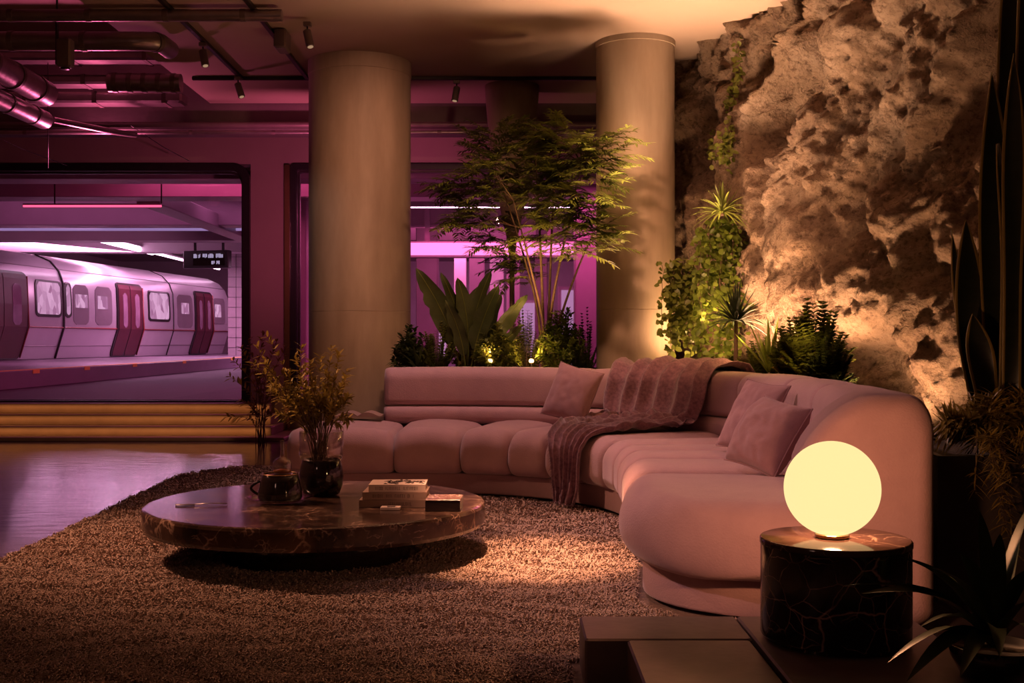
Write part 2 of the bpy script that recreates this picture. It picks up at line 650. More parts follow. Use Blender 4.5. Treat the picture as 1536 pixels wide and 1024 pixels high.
# steps up to the window
for k, (d0, z0, z1, xr) in enumerate(((12.5, 0, .04, X(426, 12.5)), (12.79, .04, .137, X(407, 12.79)), (13.1, .137, .2526, X(406, 13.1)), (13.4, .2526, .367, X(404, 13.4)))):
    m = MB().box((-6.59, d0, z0), (xr, WD - .002 if k < 3 else WD + .3, z1), bev=.006)
    structure('step_%d' % (k + 1), m, M_step, ('lowest', 'second', 'third', 'topmost')[k] + ' broad stone step below the station window')
    if k:
        # warm LED line under each nosing
        MB().box((-6.585, d0 - .045, z1 - .018), (xr, d0 - .0005, z1 - .0005), bev=.003)
        light('AREA', 'step_light', (-4.7, d0 - .05, z1 - .03), 1.35, (1, .37, .115), aim=(-4.7, d0, z0 + .005), size=3.9, size_y=.015)

# columns
def column(name, c, r, ztop, label, collar):
    m = MB()
    prof = [(r, 0), (r, 1.36), (r - .003, 1.363), (r, 1.366), (r, ztop - collar), (r + .006, ztop - collar + .004), (r + .006, ztop)]
    m.lathe(c, prof, n=72)
    o = structure(name, m, M_conc, label, smooth=True, flat_angle=20)
    return o


CL = (X(540, 10.2), 10.2)
CR = (X(953, 9.5), 9.5)
column('column_left', (*CL, 0), .455, CZ - .001, 'thick round concrete column left of the plants', .13)
column('column_right', (*CR, 0), .327, CZ - .001, 'slimmer round concrete column beside the rock wall', .05)
# flared column behind the tree
m = MB()
cc = (X(768, 11.1), 11.1, 0)
m.lathe(cc, [(.025, 0), (.025, 1.9), (.05, 2.1), (.12, 2.4), (.19, 2.85), (.24, 3.25), (.262, 3.5), (.265, CZ - .001)], n=40)
structure('column_rear', m, M_conc, 'flared concrete column behind the tree', smooth=True)

# ------------------------------------------------------------------ rock wall
RA, RB = Vector((1.405, 10.3)), Vector((2.846, 6.3))
rdir = (RB - RA).normalized()
rnorm = Vector((rdir.y, -rdir.x))  # towards the room
if rnorm.x > 0:
    rnorm = -rnorm


def rock_uz(px, py):
    k = (px - 768) / F
    # X = k d ; RA + u rdir
    u = (k * RA.y - RA.x) / (rdir.x - k * rdir.y)
    d = RA.y + u * rdir.y
    return u, CAMZ + (512 - py) / F * d, d


feat = []
for px, py, rx, ry, h in ((1095, 170, 38, 70, .30), (1120, 255, 26, 60, .26), (1060, 250, 40, 70, -.24), (1035, 130, 30, 60, -.10),
                          (1180, 400, 70, 130, .24), (1150, 300, 30, 60, .18), (1225, 480, 60, 90, .16), (1330, 560, 34, 90, -.26), (1365, 420, 22, 100, .22),
                          (1395, 560, 26, 90, .10), (1260, 60, 90, 40, .20), (1290, 330, 50, 60, -.22), (1230, 260, 40, 40, .14), (1290, 190, 60, 40, .16), (1340, 330, 40, 26, .18),
                          (1250, 140, 70, 30, -.14), (1420, 420, 40, 200, -.15), (1200, 250, 26, 30, -.12), (1300, 450, 40, 40, .14), (1190, 120, 24, 40, -.1)):
    u, z, d = rock_uz(px, py)
    u2, _, _ = rock_uz(px + rx, py)
    feat.append((u, z, abs(u2 - u), ry / F * d, h))


def rock_h(u, z):
    p = Vector((u, z, 3.7))
    h = 0
    for fu, fz, ru, rz, fh in feat:
        q = ((u - fu) / ru) ** 2 + ((z - fz) / rz) ** 2
        if q < 6:
            h += .55 * fh * math.exp(-q)
    wx = noise.noise(p * 1.1) * .35
    a = math.radians(38)
    pu, pz = u * math.cos(a) + z * math.sin(a), -u * math.sin(a) + z * math.cos(a)
    # diagonal strata, stronger towards the top right
    k = min(1, max(0, (z - 1.3) / 1.4)) * min(1, max(0, (u + .3) / 1.2))
    st = noise.ridged_multi_fractal(Vector((pu * .55 + wx, pz * 2.6 + wx, 1.3)), .9, 2.2, 5, 1.0, 2.0)
    h += (st - 1.1) * (.045 + .14 * k)
    # chunky facets
    ds, _ = noise.voronoi(Vector((u * 1.5 + wx, z * 1.2, .5)), distance_metric='DISTANCE', exponent=2.5)
    h += (min(ds[1] - ds[0], .35) - .2) * .30
    h += noise.hetero_terrain(Vector((u * 2.2, z * 2.0, 9.1)), .8, 2.1, 6, .6) * .045
    h += noise.fractal(Vector((u * 4.2 + wx, z * 3.6, 6.2)), .7, 2.1, 4) * .055
    h += noise.fractal(Vector((u * 10, z * 10, 2.2)), .7, 2.1, 5) * .036
    h += abs(noise.noise(Vector((u * 24, z * 24, 5)))) * .026
    h -= .22 * max(0, 1 - z / 1.15)
    return h


def build_rock():
    u0, u1, z0, z1 = -.55, 8.6, -.02, 3.75
    us = list(np.arange(u0, 4.6, .021)) + list(np.arange(4.6, u1, .08))
    zs = np.arange(z0, z1, .021)
    m = MB()
    nu, nz = len(us), len(zs)
    for u in us:
        lim = .12 if u < .35 else 9
        for z in zs:
            h = rock_h(u, z)
            h = max(min(h, .25), -.40)
            h = min(h, lim + max(0, u) * .6) if u < .35 else h
            b = RA + rdir * float(u) + rnorm * h
            m.v.append(Vector((b.x, b.y, float(z) + .3 * h * .25)))
    for i in range(nu - 1):
        for j in range(nz - 1):
            a = i * nz + j
            m.f.append((a, a + 1, a + nz + 1, a + nz))
            m.m.append(0)
    return m


rk = build_rock()
rock = structure('wall_right', rk, M_rock, 'rough tan rock face rising to the ceiling beside the sofa', smooth=True)
rock_bvh = BVHTree.FromPolygons([tuple(v) for v in rk.v], rk.f)


def on_rock(px, py, off=.05):
    o = Vector((0, 0, CAMZ))
    d = (P(px, py, 1.0) - o).normalized()
    h, n, i, dist = rock_bvh.ray_cast(o, d)
    if h is None:
        return P(px, py, 8)
    return h - d * off


# ------------------------------------------------------------------ rug
RX0, RX1, RY0, RY1 = -2.72, .9, 2.2, 9.70


def rx0(y):
    return RX0 + (RY1 - .45 - y) * .05

mb = MB()


def rug_out(i):
    c = .28
    return [(rx0(RY0) + i, RY0 + i), (RX1 - i, RY0 + i), (RX1 - i, 9.12 - i), (-.95 - i, 9.12 - i), (-.95 - i, RY1 - i), (RX0 + c + i * .5, RY1 - i), (RX0 + i, RY1 - c * 1.6)]


mb.rings([[(x, y, z) for x, y in rug_out(i)] for i, z in ((0, .001), (0, .009), (.004, .012))])
rug = tag(mb.build('rug', M_rug, None, smooth=False), 'large shaggy taupe rug under the sofa and coffee table', 'rug')

# ------------------------------------------------------------------ sofa
LA = 1.3 * PI / 2
S_END = 1 + LA + 2.25
AC = Vector((-.6, 6.7))


def sp(s, n, z):
    if s <= 1.0:
        return Vector((-1.6 + s, 8.0 + n, z))
    if s <= 1 + LA:
        t = (s - 1) / 1.3
        r = 1.3 + n
        return Vector((AC.x + r * math.sin(t), AC.y + r * math.cos(t), z))
    f = (s - 1 - LA) / 12
    c = Vector((.7 - 12, 6.7))
    r = 12 + n
    return Vector((c.x + r * math.cos(f), c.y - r * math.sin(f), z))


def th2s(deg):
    return 1 + 1.3 * math.radians(deg)


def sgrid(s0, s1, r, step=.045, q=6, depth=None):
    depth = r if depth is None else depth
    ts = [r * (1 - math.cos(PI / 2 * k / q)) for k in range(q + 1)]
    ins = [depth * (1 - math.sin(PI / 2 * k / q)) for k in range(q + 1)]
    out = [(s0 + a, b) for a, b in zip(ts, ins)]
    n = max(2, int((s1 - s0 - 2 * r) / step))
    out += [(s0 + r + (s1 - s0 - 2 * r) * k / n, 0) for k in range(1, n)]
    out += [(s1 - a, b) for a, b in reversed(list(zip(ts, ins)))]
    return out


def padded(m, s0, s1, n0, n1, z0, z1, rad, r=.05, round0=0, round1=0, crown=0.0, seg=6, n1round=False, depth=None):
    rs = []
    for s, a in sgrid(s0, s1, r, depth=depth):
        sh = 0
        if round1 and s > s1 - round1:
            q = (s - (s1 - round1)) / round1
            sh = round1 * (1 - math.sqrt(max(0, 1 - q * q)))
        if round0 and s < s0 + round0:
            q = 1 - (s - s0) / round0
            sh = max(sh, round0 * (1 - math.sqrt(max(0, 1 - q * q))))
        u = (s - s0) / (s1 - s0)
        cr = crown * math.sin(PI * min(1, max(0, u))) ** .6
        pr = rrect(n0 + a, n1 - a, z0 + a * .5, z1 - a + cr, rad, seg)
        rg = []
        for n, z in pr:
            kk = (n1 - n) / (n1 - n0)
            n_ = n + sh * max(0, min(1, kk * 1.25))
            if n1round and sh:
                n_ = n + sh * (kk * 2 - 1) * .6
            rg.append(sp(s, n_, z))
        rs.append(rg)
    m.rings(rs)
    return m


sofa = thing('sofa', 'long curved dusty pink velvet sectional sofa on the rug', 'sofa', sp(2.3, .5, 0))
m = MB()
rs = []
for s, a in sgrid(.05, S_END - .02, .02, step=.05):
    sh = 0
    q = (s - (S_END - .02 - .45)) / .45
    if q > 0:
        sh = .45 * (1 - math.sqrt(max(0, 1 - q * q)))
    pr = rrect(.0 + a, 1.04 - a, .03, .172, .012, 2)
    rs.append([sp(s, n + sh * max(0, min(1, (1.04 - n) * 1.25)), z) for n, z in pr])
m.rings(rs)
m.build('base', M_velvet, sofa, flat_angle=50)
m = MB()
rs = []
for s, a in sgrid(.15, S_END - .15, .02, step=.08):
    pr = rrect(.10 + a, .95 - a, .0135, .0295, .004, 1)
    rs.append([sp(s, n + (.3 if s > S_END - .4 else 0) * (1.04 - n), z) for n, z in pr])
m.rings(rs)
m.build('foot_rail', M_black, sofa, flat_angle=50)
seams = [.0, .77, th2s(11), th2s(27.5), th2s(42), th2s(57), th2s(73), th2s(88), 3.33, 3.72, 4.26, S_END + .1]
for k in range(len(seams) - 1):
    last = k == len(seams) - 2
    m = MB()
    padded(m, seams[k], seams[k + 1], -.10, .80 if not last else .84, .172, .452, (.10, .03, .03, .135) if not last else (.15, .05, .05, .17),
           r=.055 if not last else .13, depth=.05 if not last else .13, round0=.14 if k == 0 else 0, round1=.52 if last else 0, crown=.05, seg=10)
    m.build('seat_cushion', M_velvet, sofa)
bs = [.60, th2s(33), th2s(75), 3.42, 4.20, S_END - .03]
for k in range(len(bs) - 1):
    m = MB()
    padded(m, bs[k], bs[k + 1], .775, 1.085, .46, .600, (.06, .03, .03, .06), r=.03, depth=.012, crown=.0, seg=6, round0=.06 if k == 0 else 0)
    m.build('lumbar_roll', M_velvet, sofa)
    m = MB()
    padded(m, bs[k], bs[k + 1], .80, 1.10, .602, .893, (.05, .03, .10, .10), r=.05, depth=.016, crown=.008, seg=8, round0=.06 if k == 0 else 0)
    m.build('back_cushion', M_velvet, sofa)
m = MB()
padded(m, .62, S_END - .04, .99, 1.10, .175, .60, .02, r=.02)
m.build('back_panel', M_velvet, sofa)
# end panel of the back, turned to the room
m = MB()
e0, e1 = S_END - .62, S_END + .05
rs = []
for s, a in sgrid(e0, e1, .075, step=.05):
    u = (s - e0) / (e1 - e0)
    g = min(1, u * 1.6)
    n0 = .80 - .24 * (g * g * (3 - 2 * g))
    pr = rrect(n0 + a, 1.115 - a, .03 + a * .3, .90 - a, (.03, .06, .13, .26), 10)
    rs.append([sp(s, n + .15 * g * (max(0, (z - .42) / .48) ** 1.4) * (1.115 - n) / .555, z) for n, z in pr])
m.rings(rs)
m.build('end_panel', M_velvet, sofa)
# piping along the end panel
m = MB()
rr_ = rrect(.56 + .055, 1.115 - .05, .05, .90 - .055, (.03, .06, .11, .22), 10)
pts = [sp(e1 - .017, n + .15 * (max(0, (z - .42) / .48) ** 1.4) * (1.115 - n) / .555, z) for n, z in rr_]
pts = pts[6:] + pts[:2]
m.tube(pts, .004, 6, caps=False)
m.build('piping', M_pillow, sofa)

# pillows -------------------------------------------------------------------
def pillow(name, c, half, thick, nrm, roll, seed, label, slump=.0):
    nrm = Vector(nrm).normalized()
    side = UP.cross(nrm).normalized()
    up = nrm.cross(side).normalized()
    R = Matrix.Rotation(roll, 3, nrm)
    side, up = R @ side, R @ up
    t = thing(name, label, 'pillow', c - Vector((0, 0, half)), 'scatter pillows on the sofa')
    n = 34
    m = MB()
    idx = {}
    for sgn in (1, -1):
        for i in range(n + 1):
            for j in range(n + 1):
                u, v = -1 + 2 * i / n, -1 + 2 * j / n
                edge = i in (0, n) or j in (0, n)
                if sgn < 0 and edge:
                    idx[(sgn, i, j)] = idx[(1, i, j)]
                    continue
                # pinched sides
                pu = u * (1 - .07 * (1 - v * v) * abs(u) ** 3)
                pv = v * (1 - .07 * (1 - u * u) * abs(v) ** 3)
                h = ((1 - abs(u) ** 2.6) * (1 - abs(v) ** 2.6)) ** .55 * thick
                q = Vector((u * 1.7 + seed, v * 1.7, sgn * 2 + seed))
                wr = noise.fractal(q * 1.0, .8, 2.0, 3) * .055 + (abs(noise.noise(Vector((u * 2.2 + v * 1.5 + seed, v * 1.1 - u, seed)))) - .2) * .07
                h = h * (1 + wr * 2.4) if not edge else 0
                sl = slump * (1 - v) * .5
                p = c + side * (pu * half * (1 + sl)) + up * (pv * half - slump * half * .25 * (v + 1)) + nrm * (sgn * h)
                idx[(sgn, i, j)] = len(m.v)
                m.v.append(p)
    for sgn in (1, -1):
        for i in range(n):
            for j in range(n):
                q = [idx[(sgn, i, j)], idx[(sgn, i + 1, j)], idx[(sgn, i + 1, j + 1)], idx[(sgn, i, j + 1)]]
                m.face(q if sgn > 0 else q[::-1])
    m.build('cover', M_pillow, t)
    ring = [m.v[idx[(1, i, 0)]] for i in range(n)] + [m.v[idx[(1, n, j)]] for j in range(n)] + [m.v[idx[(1, n - i, n)]] for i in range(n)] + [m.v[idx[(1, 0, n - j)]] for j in range(n + 1)]
    MB().tube(ring, .004, 6, caps=False).build('seam', M_pillow, t)
    return t


def rad_n(s, n):  # inward direction of the sofa at s
    a, b = sp(s, n + .01, 0), sp(s, n, 0)
    return (b - a).normalized()


s_ = th2s(35.3)
q = rad_n(s_, .5) + Vector((-.15, -.1, .42))
pillow('scatter_pillow', sp(s_, .485, .724), .205, .075, q, math.radians(-12), 1.0, 'square mauve pillow left of the plum throw, leaning on the sofa back')
s_ = 3.66
q = rad_n(s_, .5) + Vector((.1, -.42, .50))
pillow('scatter_pillow', sp(s_, .60, .700), .205, .065, q, math.radians(-4), 5.2, 'upright mauve pillow at the right, standing behind the slumped pillow')
s_ = 4.41
q = rad_n(s_, .5) + Vector((.1, -.55, .62))
pillow('scatter_pillow', sp(s_, .575, .668), .187, .105, q, math.radians(-8), 9.7, 'soft slumped mauve pillow resting against the sofa end panel', slump=.10)

# throw ---------------------------------------------------------------------
def throw():
    prof = [(1.145, .62), (1.145, .80), (1.09, .905), (.98, .932), (.86, .915), (.775, .83), (.745, .65), (.725, .56), (.64, .50), (.45, .505), (.2, .508), (.0, .503), (-.08, .475), (-.135, .40), (-.142, .28), (-.142, .17), (-.142, .045)]
    L = [0]
    for a, b in zip(prof, prof[1:]):
        L.append(L[-1] + math.hypot(a[0] - b[0], a[1] - b[1]))
    NU, NV = 130, 84
    vs = []
    for i in range(NU + 1):
        l = L[-1] * i / NU
        k = max(j for j in range(len(L)) if L[j] <= l + 1e-9)
        k = min(k, len(L) - 2)
        t = (l - L[k]) / (L[k + 1] - L[k])
        a, b = prof[k], prof[k + 1]
        n, z = a[0] + (b[0] - a[0]) * t, a[1] + (b[1] - a[1]) * t
        # outward normal of the profile
        dn, dz = b[0] - a[0], b[1] - a[1]
        ln = math.hypot(dn, dz)
        on, oz = dz / ln, -dn / ln  # moving towards -n over the top: outward is up
        if l < L[2]:
            on, oz = 1, 0
        u = i / NU
        # width band in degrees
        seat = min(1, max(0, (l - L[6]) / (L[8] - L[6])))
        fr = min(1, max(0, (l - L[10]) / (L[13] - L[10])))
        ta = 39 + 1.0 * seat + 8 * fr + 3 * max(0, (l - L[13]) / (L[-1] - L[13]))
        tb = 66 - 1.5 * seat + 1.0 * fr - 5 * max(0, (l - L[13]) / (L[-1] - L[13]))
        ta += 1.6 * noise.noise(Vector((u * 9, 1.3, 0)))
        tb += 1.8 * noise.noise(Vector((u * 9, 7.3, 0)))
        row = []
        for j in range(NV + 1):
            v = j / NV
            deg = ta + (tb - ta) * v
            bunch = math.exp(-((l - L[8] - .05) / .16) ** 2)
            ph = v * PI * 2 * 5.8 + 3.2 * noise.noise(Vector((u * 4, v * 2, 3))) + u * 2.2
            fold = .5 + .5 * math.sin(ph)
            h = .010 + .068 * fold ** 1.1 * (1 - .25 * fr) * (.6 + .8 * abs(noise.noise(Vector((v * 3, u * 2, 5)))))
            h += bunch * (.055 * abs(noise.noise(Vector((u * 16, v * 5, 8)))) * 1.5 + .02)
            h += seat * (1 - fr) * (.045 * abs(noise.noise(Vector((u * 20 + v * 6, v * 4 - u * 5, 2)))))
            h += .004 * noise.noise(Vector((u * 60, v * 40, 1)))
            if l < L[2]:
                h *= .25 + .75 * max(0, (l - L[1]) / (L[2] - L[1]))
            lat = 1.2 * math.cos(ph) * (.4 + seat * .4)
            zz = z + oz * h
            if i == NU:
                zz += .012 * noise.noise(Vector((v * 9, 0, 4)))
            row.append(sp(th2s(deg + lat * .35), n + on * h, max(zz, .055)))
        vs.append(row)
    t = thing('throw_blanket', 'plum knitted throw draped over the sofa back and seat edge', 'throw', sp(th2s(55), .4, .47))
    m = MB()
    for r in vs:
        m.v.extend(r)
    w_ = NV + 1
    for i in range(NU):
        for j in range(NV):
            m.face((i * w_ + j, i * w_ + j + 1, (i + 1) * w_ + j + 1, (i + 1) * w_ + j))
    o = m.build('blanket', M_throw, t)
    so = o.modifiers.new('thick', 'SOLIDIFY')
    so.thickness = .005
    so.offset = 1
    rnd = random.Random(4)
    m = MB()
    for j in range(0, NV + 1):
        for q_ in range(2):
            a = vs[-1][j] + Vector((rnd.uniform(-.004, .004), -.003 - rnd.random() * .006, .004))
            e = a + Vector((rnd.uniform(-.015, .015), rnd.uniform(-.012, .0), -min(max(a.z - .048, .004), rnd.uniform(.01, .03))))
            m.tube([a, (a + e) / 2 + Vector((rnd.uniform(-.004, .004), 0, 0)), e], [.0018, .0016, .0008], 4)
    # side fringe on the hanging end
    for i in range(int(NU * .8), NU):
        for jj in (0, NV):
            a = vs[i][jj]
            sgn = -1 if jj == 0 else 1
            e = a + Vector((sgn * rnd.uniform(.006, .02), rnd.uniform(-.01, .0), -rnd.uniform(.01, .03)))
            e.z = max(e.z, .05)
            m.tube([a, e], [.0016, .0008], 4)
    tag(m.build('fringe', M_throw, t), kind='stuff')


throw()

# magazine on the left seat ---------------------------------------------------
t = thing('magazine', 'open magazine lying at the left end of the sofa beside the backrest', 'magazine', (X(541, 8.62), 8.62, .487))
c = Vector((-1.17, 8.70, .524))
for sg in (-1, 1):
    m = MB()
    rs = []
    for k in range(9):
        u = k / 8
        x = sg * .175 * u
        z = .012 + .034 * math.sin(PI * min(1, u * 1.1)) * (1 - .35 * u)
        rs.append([(c.x + x, c.y - .12, c.z), (c.x + x, c.y + .12, c.z), (c.x + x, c.y + .12, c.z + z), (c.x + x, c.y - .12, c.z + z)])
    m.rings(rs)
    m.build('page_block', M_paper2, t, flat_angle=40)

# ------------------------------------------------------------------ coffee table
TC = Vector((X(476, 5.79), 5.79, .0125))
TZ = .285
t = thing('coffee_table', 'low round brown marble coffee table in the middle of the rug', 'table', TC)
m = MB()
rt = .857
m.lathe((TC.x, TC.y, 0), [(rt - .03, .172), (rt - .008, .178), (rt, .195), (rt, TZ - .018), (rt - .006, TZ - .005), (rt - .018, TZ)], n=128)
m.build('tabletop', M_table, t, flat_angle=18)
m = MB()
m.lathe((TC.x, TC.y, 0), [(.475, .0125), (.475, .1715)], n=96)
m.build('pedestal', M_gloss, t, flat_angle=50)
T1 = TZ + .0012

# books
def book(lo, hi, rot, cov, label, cat_text, seed, glyph=(.02, .9), art=False):
    cx_, cy_ = (lo[0] + hi[0]) / 2, (lo[1] + hi[1]) / 2
    t = thing('book', label, 'book', (cx_, cy_, lo[2]), 'books on the coffee table')
    c = (cx_, cy_)
    m = MB()
    ct = .003
    m.box((lo[0], lo[1], lo[2]), (hi[0], hi[1], lo[2] + ct), rot=rot, c=c)
    m.box((lo[0], lo[1], hi[2] - ct), (hi[0], hi[1], hi[2]), rot=rot, c=c)
    m.box((lo[0], lo[1], lo[2] + ct), (hi[0], lo[1] + ct, hi[2] - ct), rot=rot, c=c)
    m.build('cover', cov, t, smooth=False)
    m = MB().box((lo[0] + .004, lo[1] + ct + .0005, lo[2] + ct + .0003), (hi[0] - .004, hi[1] - .004, hi[2] - ct - .0003), rot=rot, c=c)
    m.build('page_block', M_paper, t, smooth=False)
    rnd = random.Random(seed)
    m = MB()
    x = lo[0] + (hi[0] - lo[0]) * glyph[0]
    xe = lo[0] + (hi[0] - lo[0]) * glyph[1]
    zc = (lo[2] + hi[2]) / 2
    gh = (hi[2] - lo[2]) * .22
    while x < xe:
        w_ = rnd.choice((.002, .003, .005, .006))
        if rnd.random() < .14:
            x += .012
            continue
        yy = lo[1] - .0006
        st = rnd.random()
        m.box((x, yy, zc - gh), (x + .0016, yy + .0008, zc + gh), rot=rot, c=c)
        if w_ > .003:
            if st < .6:
                m.box((x, yy, zc + gh - .0016), (x + w_, yy + .0008, zc + gh), rot=rot, c=c)
            if st > .3:
                m.box((x, yy, zc - gh), (x + w_, yy + .0008, zc - gh + .0016), rot=rot, c=c)
            if .2 < st < .8:
                m.box((x + w_ - .0016, yy, zc - gh), (x + w_, yy + .0008, zc + gh), rot=rot, c=c)
        x += w_ + .0035
    m.build('lettering', M_ink, t, smooth=False)
    if art:
        m = MB()
        ca, sa = math.cos(rot), math.sin(rot)
        for k in range(46):
            px, py = rnd.uniform(.18, .88), rnd.uniform(.2, .8)
            x0, y0 = lo[0] + (hi[0] - lo[0]) * px, lo[1] + (hi[1] - lo[1]) * py
            pts = []
            a = rnd.uniform(-.5, .5)
            for q_ in range(6):
                xx, yy = x0 + q_ * .008 * math.cos(a), y0 + q_ * .008 * math.sin(a)
                a += rnd.uniform(-.7, .7)
                xx, yy = min(max(xx, lo[0] + .01), hi[0] - .01), min(max(yy, lo[1] + .01), hi[1] - .01)
                pts.append((c[0] + (xx - c[0]) * ca - (yy - c[1]) * sa, c[1] + (xx - c[0]) * sa + (yy - c[1]) * ca, hi[2] + .0002))
            m.tube(pts, [.0008, .0022, .003, .0026, .0016, .0006], 4)
        m.build('cover_drawing', M_ink, t, smooth=False)
    return t


bx0 = X(538, 5.55)
book((bx0, 5.56, T1), (bx0 + .325, 5.80, T1 + .036), 0, M_paper3, 'bottom brown book of the stack on the coffee table', '', 3, (.45, .8))
book((bx0 + .016, 5.565, T1 + .0368), (bx0 + .332, 5.79, T1 + .0738), 0, M_paper2, 'middle tan book of the stack on the coffee table', '', 5, (.16, .8))
book((bx0 + .044, 5.57, T1 + .0746), (bx0 + .324, 5.78, T1 + .1106), math.radians(1.0), M_paper, 'top cream book with a dark drawing on its cover', '', 8, (.12, .9), art=True)
# dark box leaning over the books' right side
t = thing('keepsake_box', 'dark lacquered box with a speckled lid right of the books', 'box', (X(652, 5.44), 5.44, T1))
b0 = Vector((X(629, 5.44), 5.40))
m = MB().box((bx0 + .338, 5.43, T1), (bx0 + .505, 5.62, T1 + .05), bev=.002, rot=math.radians(-2))
m.build('body', M_gloss, t, smooth=False)
m = MB().box((bx0 + .336, 5.428, T1 + .0505), (bx0 + .507, 5.622, T1 + .056), bev=.0015, rot=math.radians(-2))
m.build('lid', marble('speckled lid', (.10, .05, .045), (.22, .12, .10), (.6, .45, .38), vscale=30, vwidth=.12, rough=.2), t, smooth=False)
t = thing('matchbox', 'small cream matchbox lying in front of the book stack', 'box', (X(585, 5.5), 5.45, T1))
m = MB().box((bx0 + .115, 5.47, T1), (bx0 + .21, 5.53, T1 + .013), bev=.0012)
m.build('sleeve', M_paper, t, smooth=False)
m = MB().box((bx0 + .1135, 5.474, T1 + .002), (bx0 + .1148, 5.526, T1 + .011))
m.build('tray', M_paper3, t, smooth=False)
m = MB().box((bx0 + .145, 5.48, T1 + .0132), (bx0 + .185, 5.515, T1 + .0136))
m.build('printed_patch', M_ink, t, smooth=False)

# potted branches
PC = Vector((X(482, 6.02), 6.02, T1))
t = thing('branch_vase', 'black glazed pot with a clear glass collar and leafy olive branches', 'vase', PC)
m = MB()
m.lathe(PC, [(.075, 0), (.095, .006), (.112, .05), (.117, .10), (.112, .15), (.102, .182), (.099, .19), (.092, .188), (.09, .17), (.088, .15)], n=56)
m.build('pot', M_gloss, t)
m = MB()
m.lathe(PC, [(.104, .187), (.115, .20), (.117, .225), (.117, .335), (.1155, .337), (.114, .335), (.114, .225), (.1125, .202), (.102, .189)], n=48, cap0=False, cap1=False)
m.build('glass_collar', M_glass, t)
rnd = random.Random(11)
st, lf = MB(), MB()


def sprig(st, lf, pts, r0, rnd, leafL, leafW, start=.3, per=16, spread=.9, dense=1.0):
    """a curved stem with small leaves; pts control points"""
    ps = []
    for k in range(13):
        u = k / 12 * (len(pts) - 1)
        i = min(int(u), len(pts) - 2)
        f = u - i
        p0, p1, p2, p3 = pts[max(i - 1, 0)], pts[i], pts[i + 1], pts[min(i + 2, len(pts) - 1)]
        ps.append(.5 * ((2 * p1) + (p2 - p0) * f + (2 * p0 - 5 * p1 + 4 * p2 - p3) * f * f + (3 * p1 - p0 - 3 * p2 + p3) * f ** 3))
    st.tube(ps, [r0 * (1 - .75 * k / 12) for k in range(13)], 5)
    for k in range(per):
        u = start + (1 - start) * (k + rnd.random()) / per
        i = min(int(u * 12), 11)
        p = ps[i].lerp(ps[i + 1], u * 12 - i)
        d = (ps[i + 1] - ps[i]).normalized()
        for q_ in range(2):
            a = rnd.uniform(0, 2 * PI)
            o = d.orthogonal().normalized()
            o = Matrix.Rotation(a, 3, d) @ o
            dd = (d * rnd.uniform(.3, .9) + o * spread + Vector((0, 0, rnd.uniform(-.1, .3)))).normalized()
            lf.blade(p, dd, leafL * rnd.uniform(.6, 1.2), leafW * rnd.uniform(.7, 1.2), droop=.15, n=3, shape=1, fold=.3, up=Vector((rnd.uniform(-.4, .4), rnd.uniform(-.4, .4), 1)))
    return ps


tips = [(385, 520), (400, 505), (425, 560), (440, 535), (452, 520), (468, 540), (480, 535), (495, 520), (508, 530), (521, 562), (515, 575), (490, 580), (460, 590),
        (430, 600), (410, 575), (475, 600), (500, 610), (520, 595), (447, 620), (415, 620), (395, 560), (505, 550), (486, 560), (470, 570), (455, 565), (524, 630), (435, 575), (378, 545)]
for k, (px, py) in enumerate(tips + [(a + 9, b + 24) for a, b in tips[::2]]):
    d = 6.02 + rnd.uniform(-.16, .16)
    tip = P(px + rnd.uniform(-4, 4), py, d)
    b = PC + Vector((rnd.uniform(-.05, .05), rnd.uniform(-.05, .05), .155))
    mid = PC + Vector(((tip.x - PC.x) * .32 + rnd.uniform(-.02, .02), (tip.y - PC.y) * .3, .36 + rnd.uniform(-.02, .05)))
    mid.x = PC.x + max(-.085, min(.085, mid.x - PC.x))
    m2 = mid.lerp(tip, .5) + Vector((rnd.uniform(-.03, .03), 0, rnd.uniform(0, .03)))
    sprig(st, lf, [b, mid, m2, tip], .0032, rnd, .052, .017, start=.45, per=19)
st.build('stem', M_bark, t)
lf.build('foliage', G_olive, t)

# glass dish + dark teapot-like burner + decanter
DC = Vector((X(420, 5.75), 5.75, T1))
t = thing('glass_dish', 'wide clear glass saucer under the dark lidded bowl', 'dish', DC)
m = MB().lathe(DC, [(.05, 0), (.10, .002), (.145, .012), (.168, .024), (.170, .027), (.166, .027), (.14, .016), (.10, .006), (.05, .004)], n=64)
m.build('saucer', M_glass, t)
t = thing('dark_bowl', 'dark glossy tapered bowl with a brass rim on the glass saucer', 'bowl', DC + Vector((0, 0, .0078)))
D2 = DC + Vector((0, 0, .0078))
m = MB().lathe(D2, [(.093, 0), (.105, .004), (.112, .02), (.108, .06), (.098, .10), (.09, .128), (.082, .133), (.05, .135)], n=56)
m.build('body', M_gloss, t)
m = MB()
pts = [D2 + Vector((.087 * math.cos(a), .087 * math.sin(a), .135)) for a in [2 * PI * k / 48 for k in range(49)]]
m.tube(pts, .0035, 6, caps=False)
m.build('rim', M_gold, t)
m = MB()
pts = [D2 + Vector((-.100 - .045 * math.sin(PI * k / 10), -.01, .028 + .072 * k / 10)) for k in range(11)]
m.tube(pts, .007, 8)
m.build('handle', M_gloss, t)
t = thing('cloche', 'clear flared glass shade around the dark bowl', 'glass shade', DC + Vector((.0, 0, .03)))
m = MB().lathe(DC, [(.160, .0295), (.150, .045), (.128, .075), (.117, .11), (.112, .135), (.1135, .135), (.1185, .11), (.1295, .076), (.1515, .046), (.1615, .0305)], n=56, cap0=False, cap1=False)
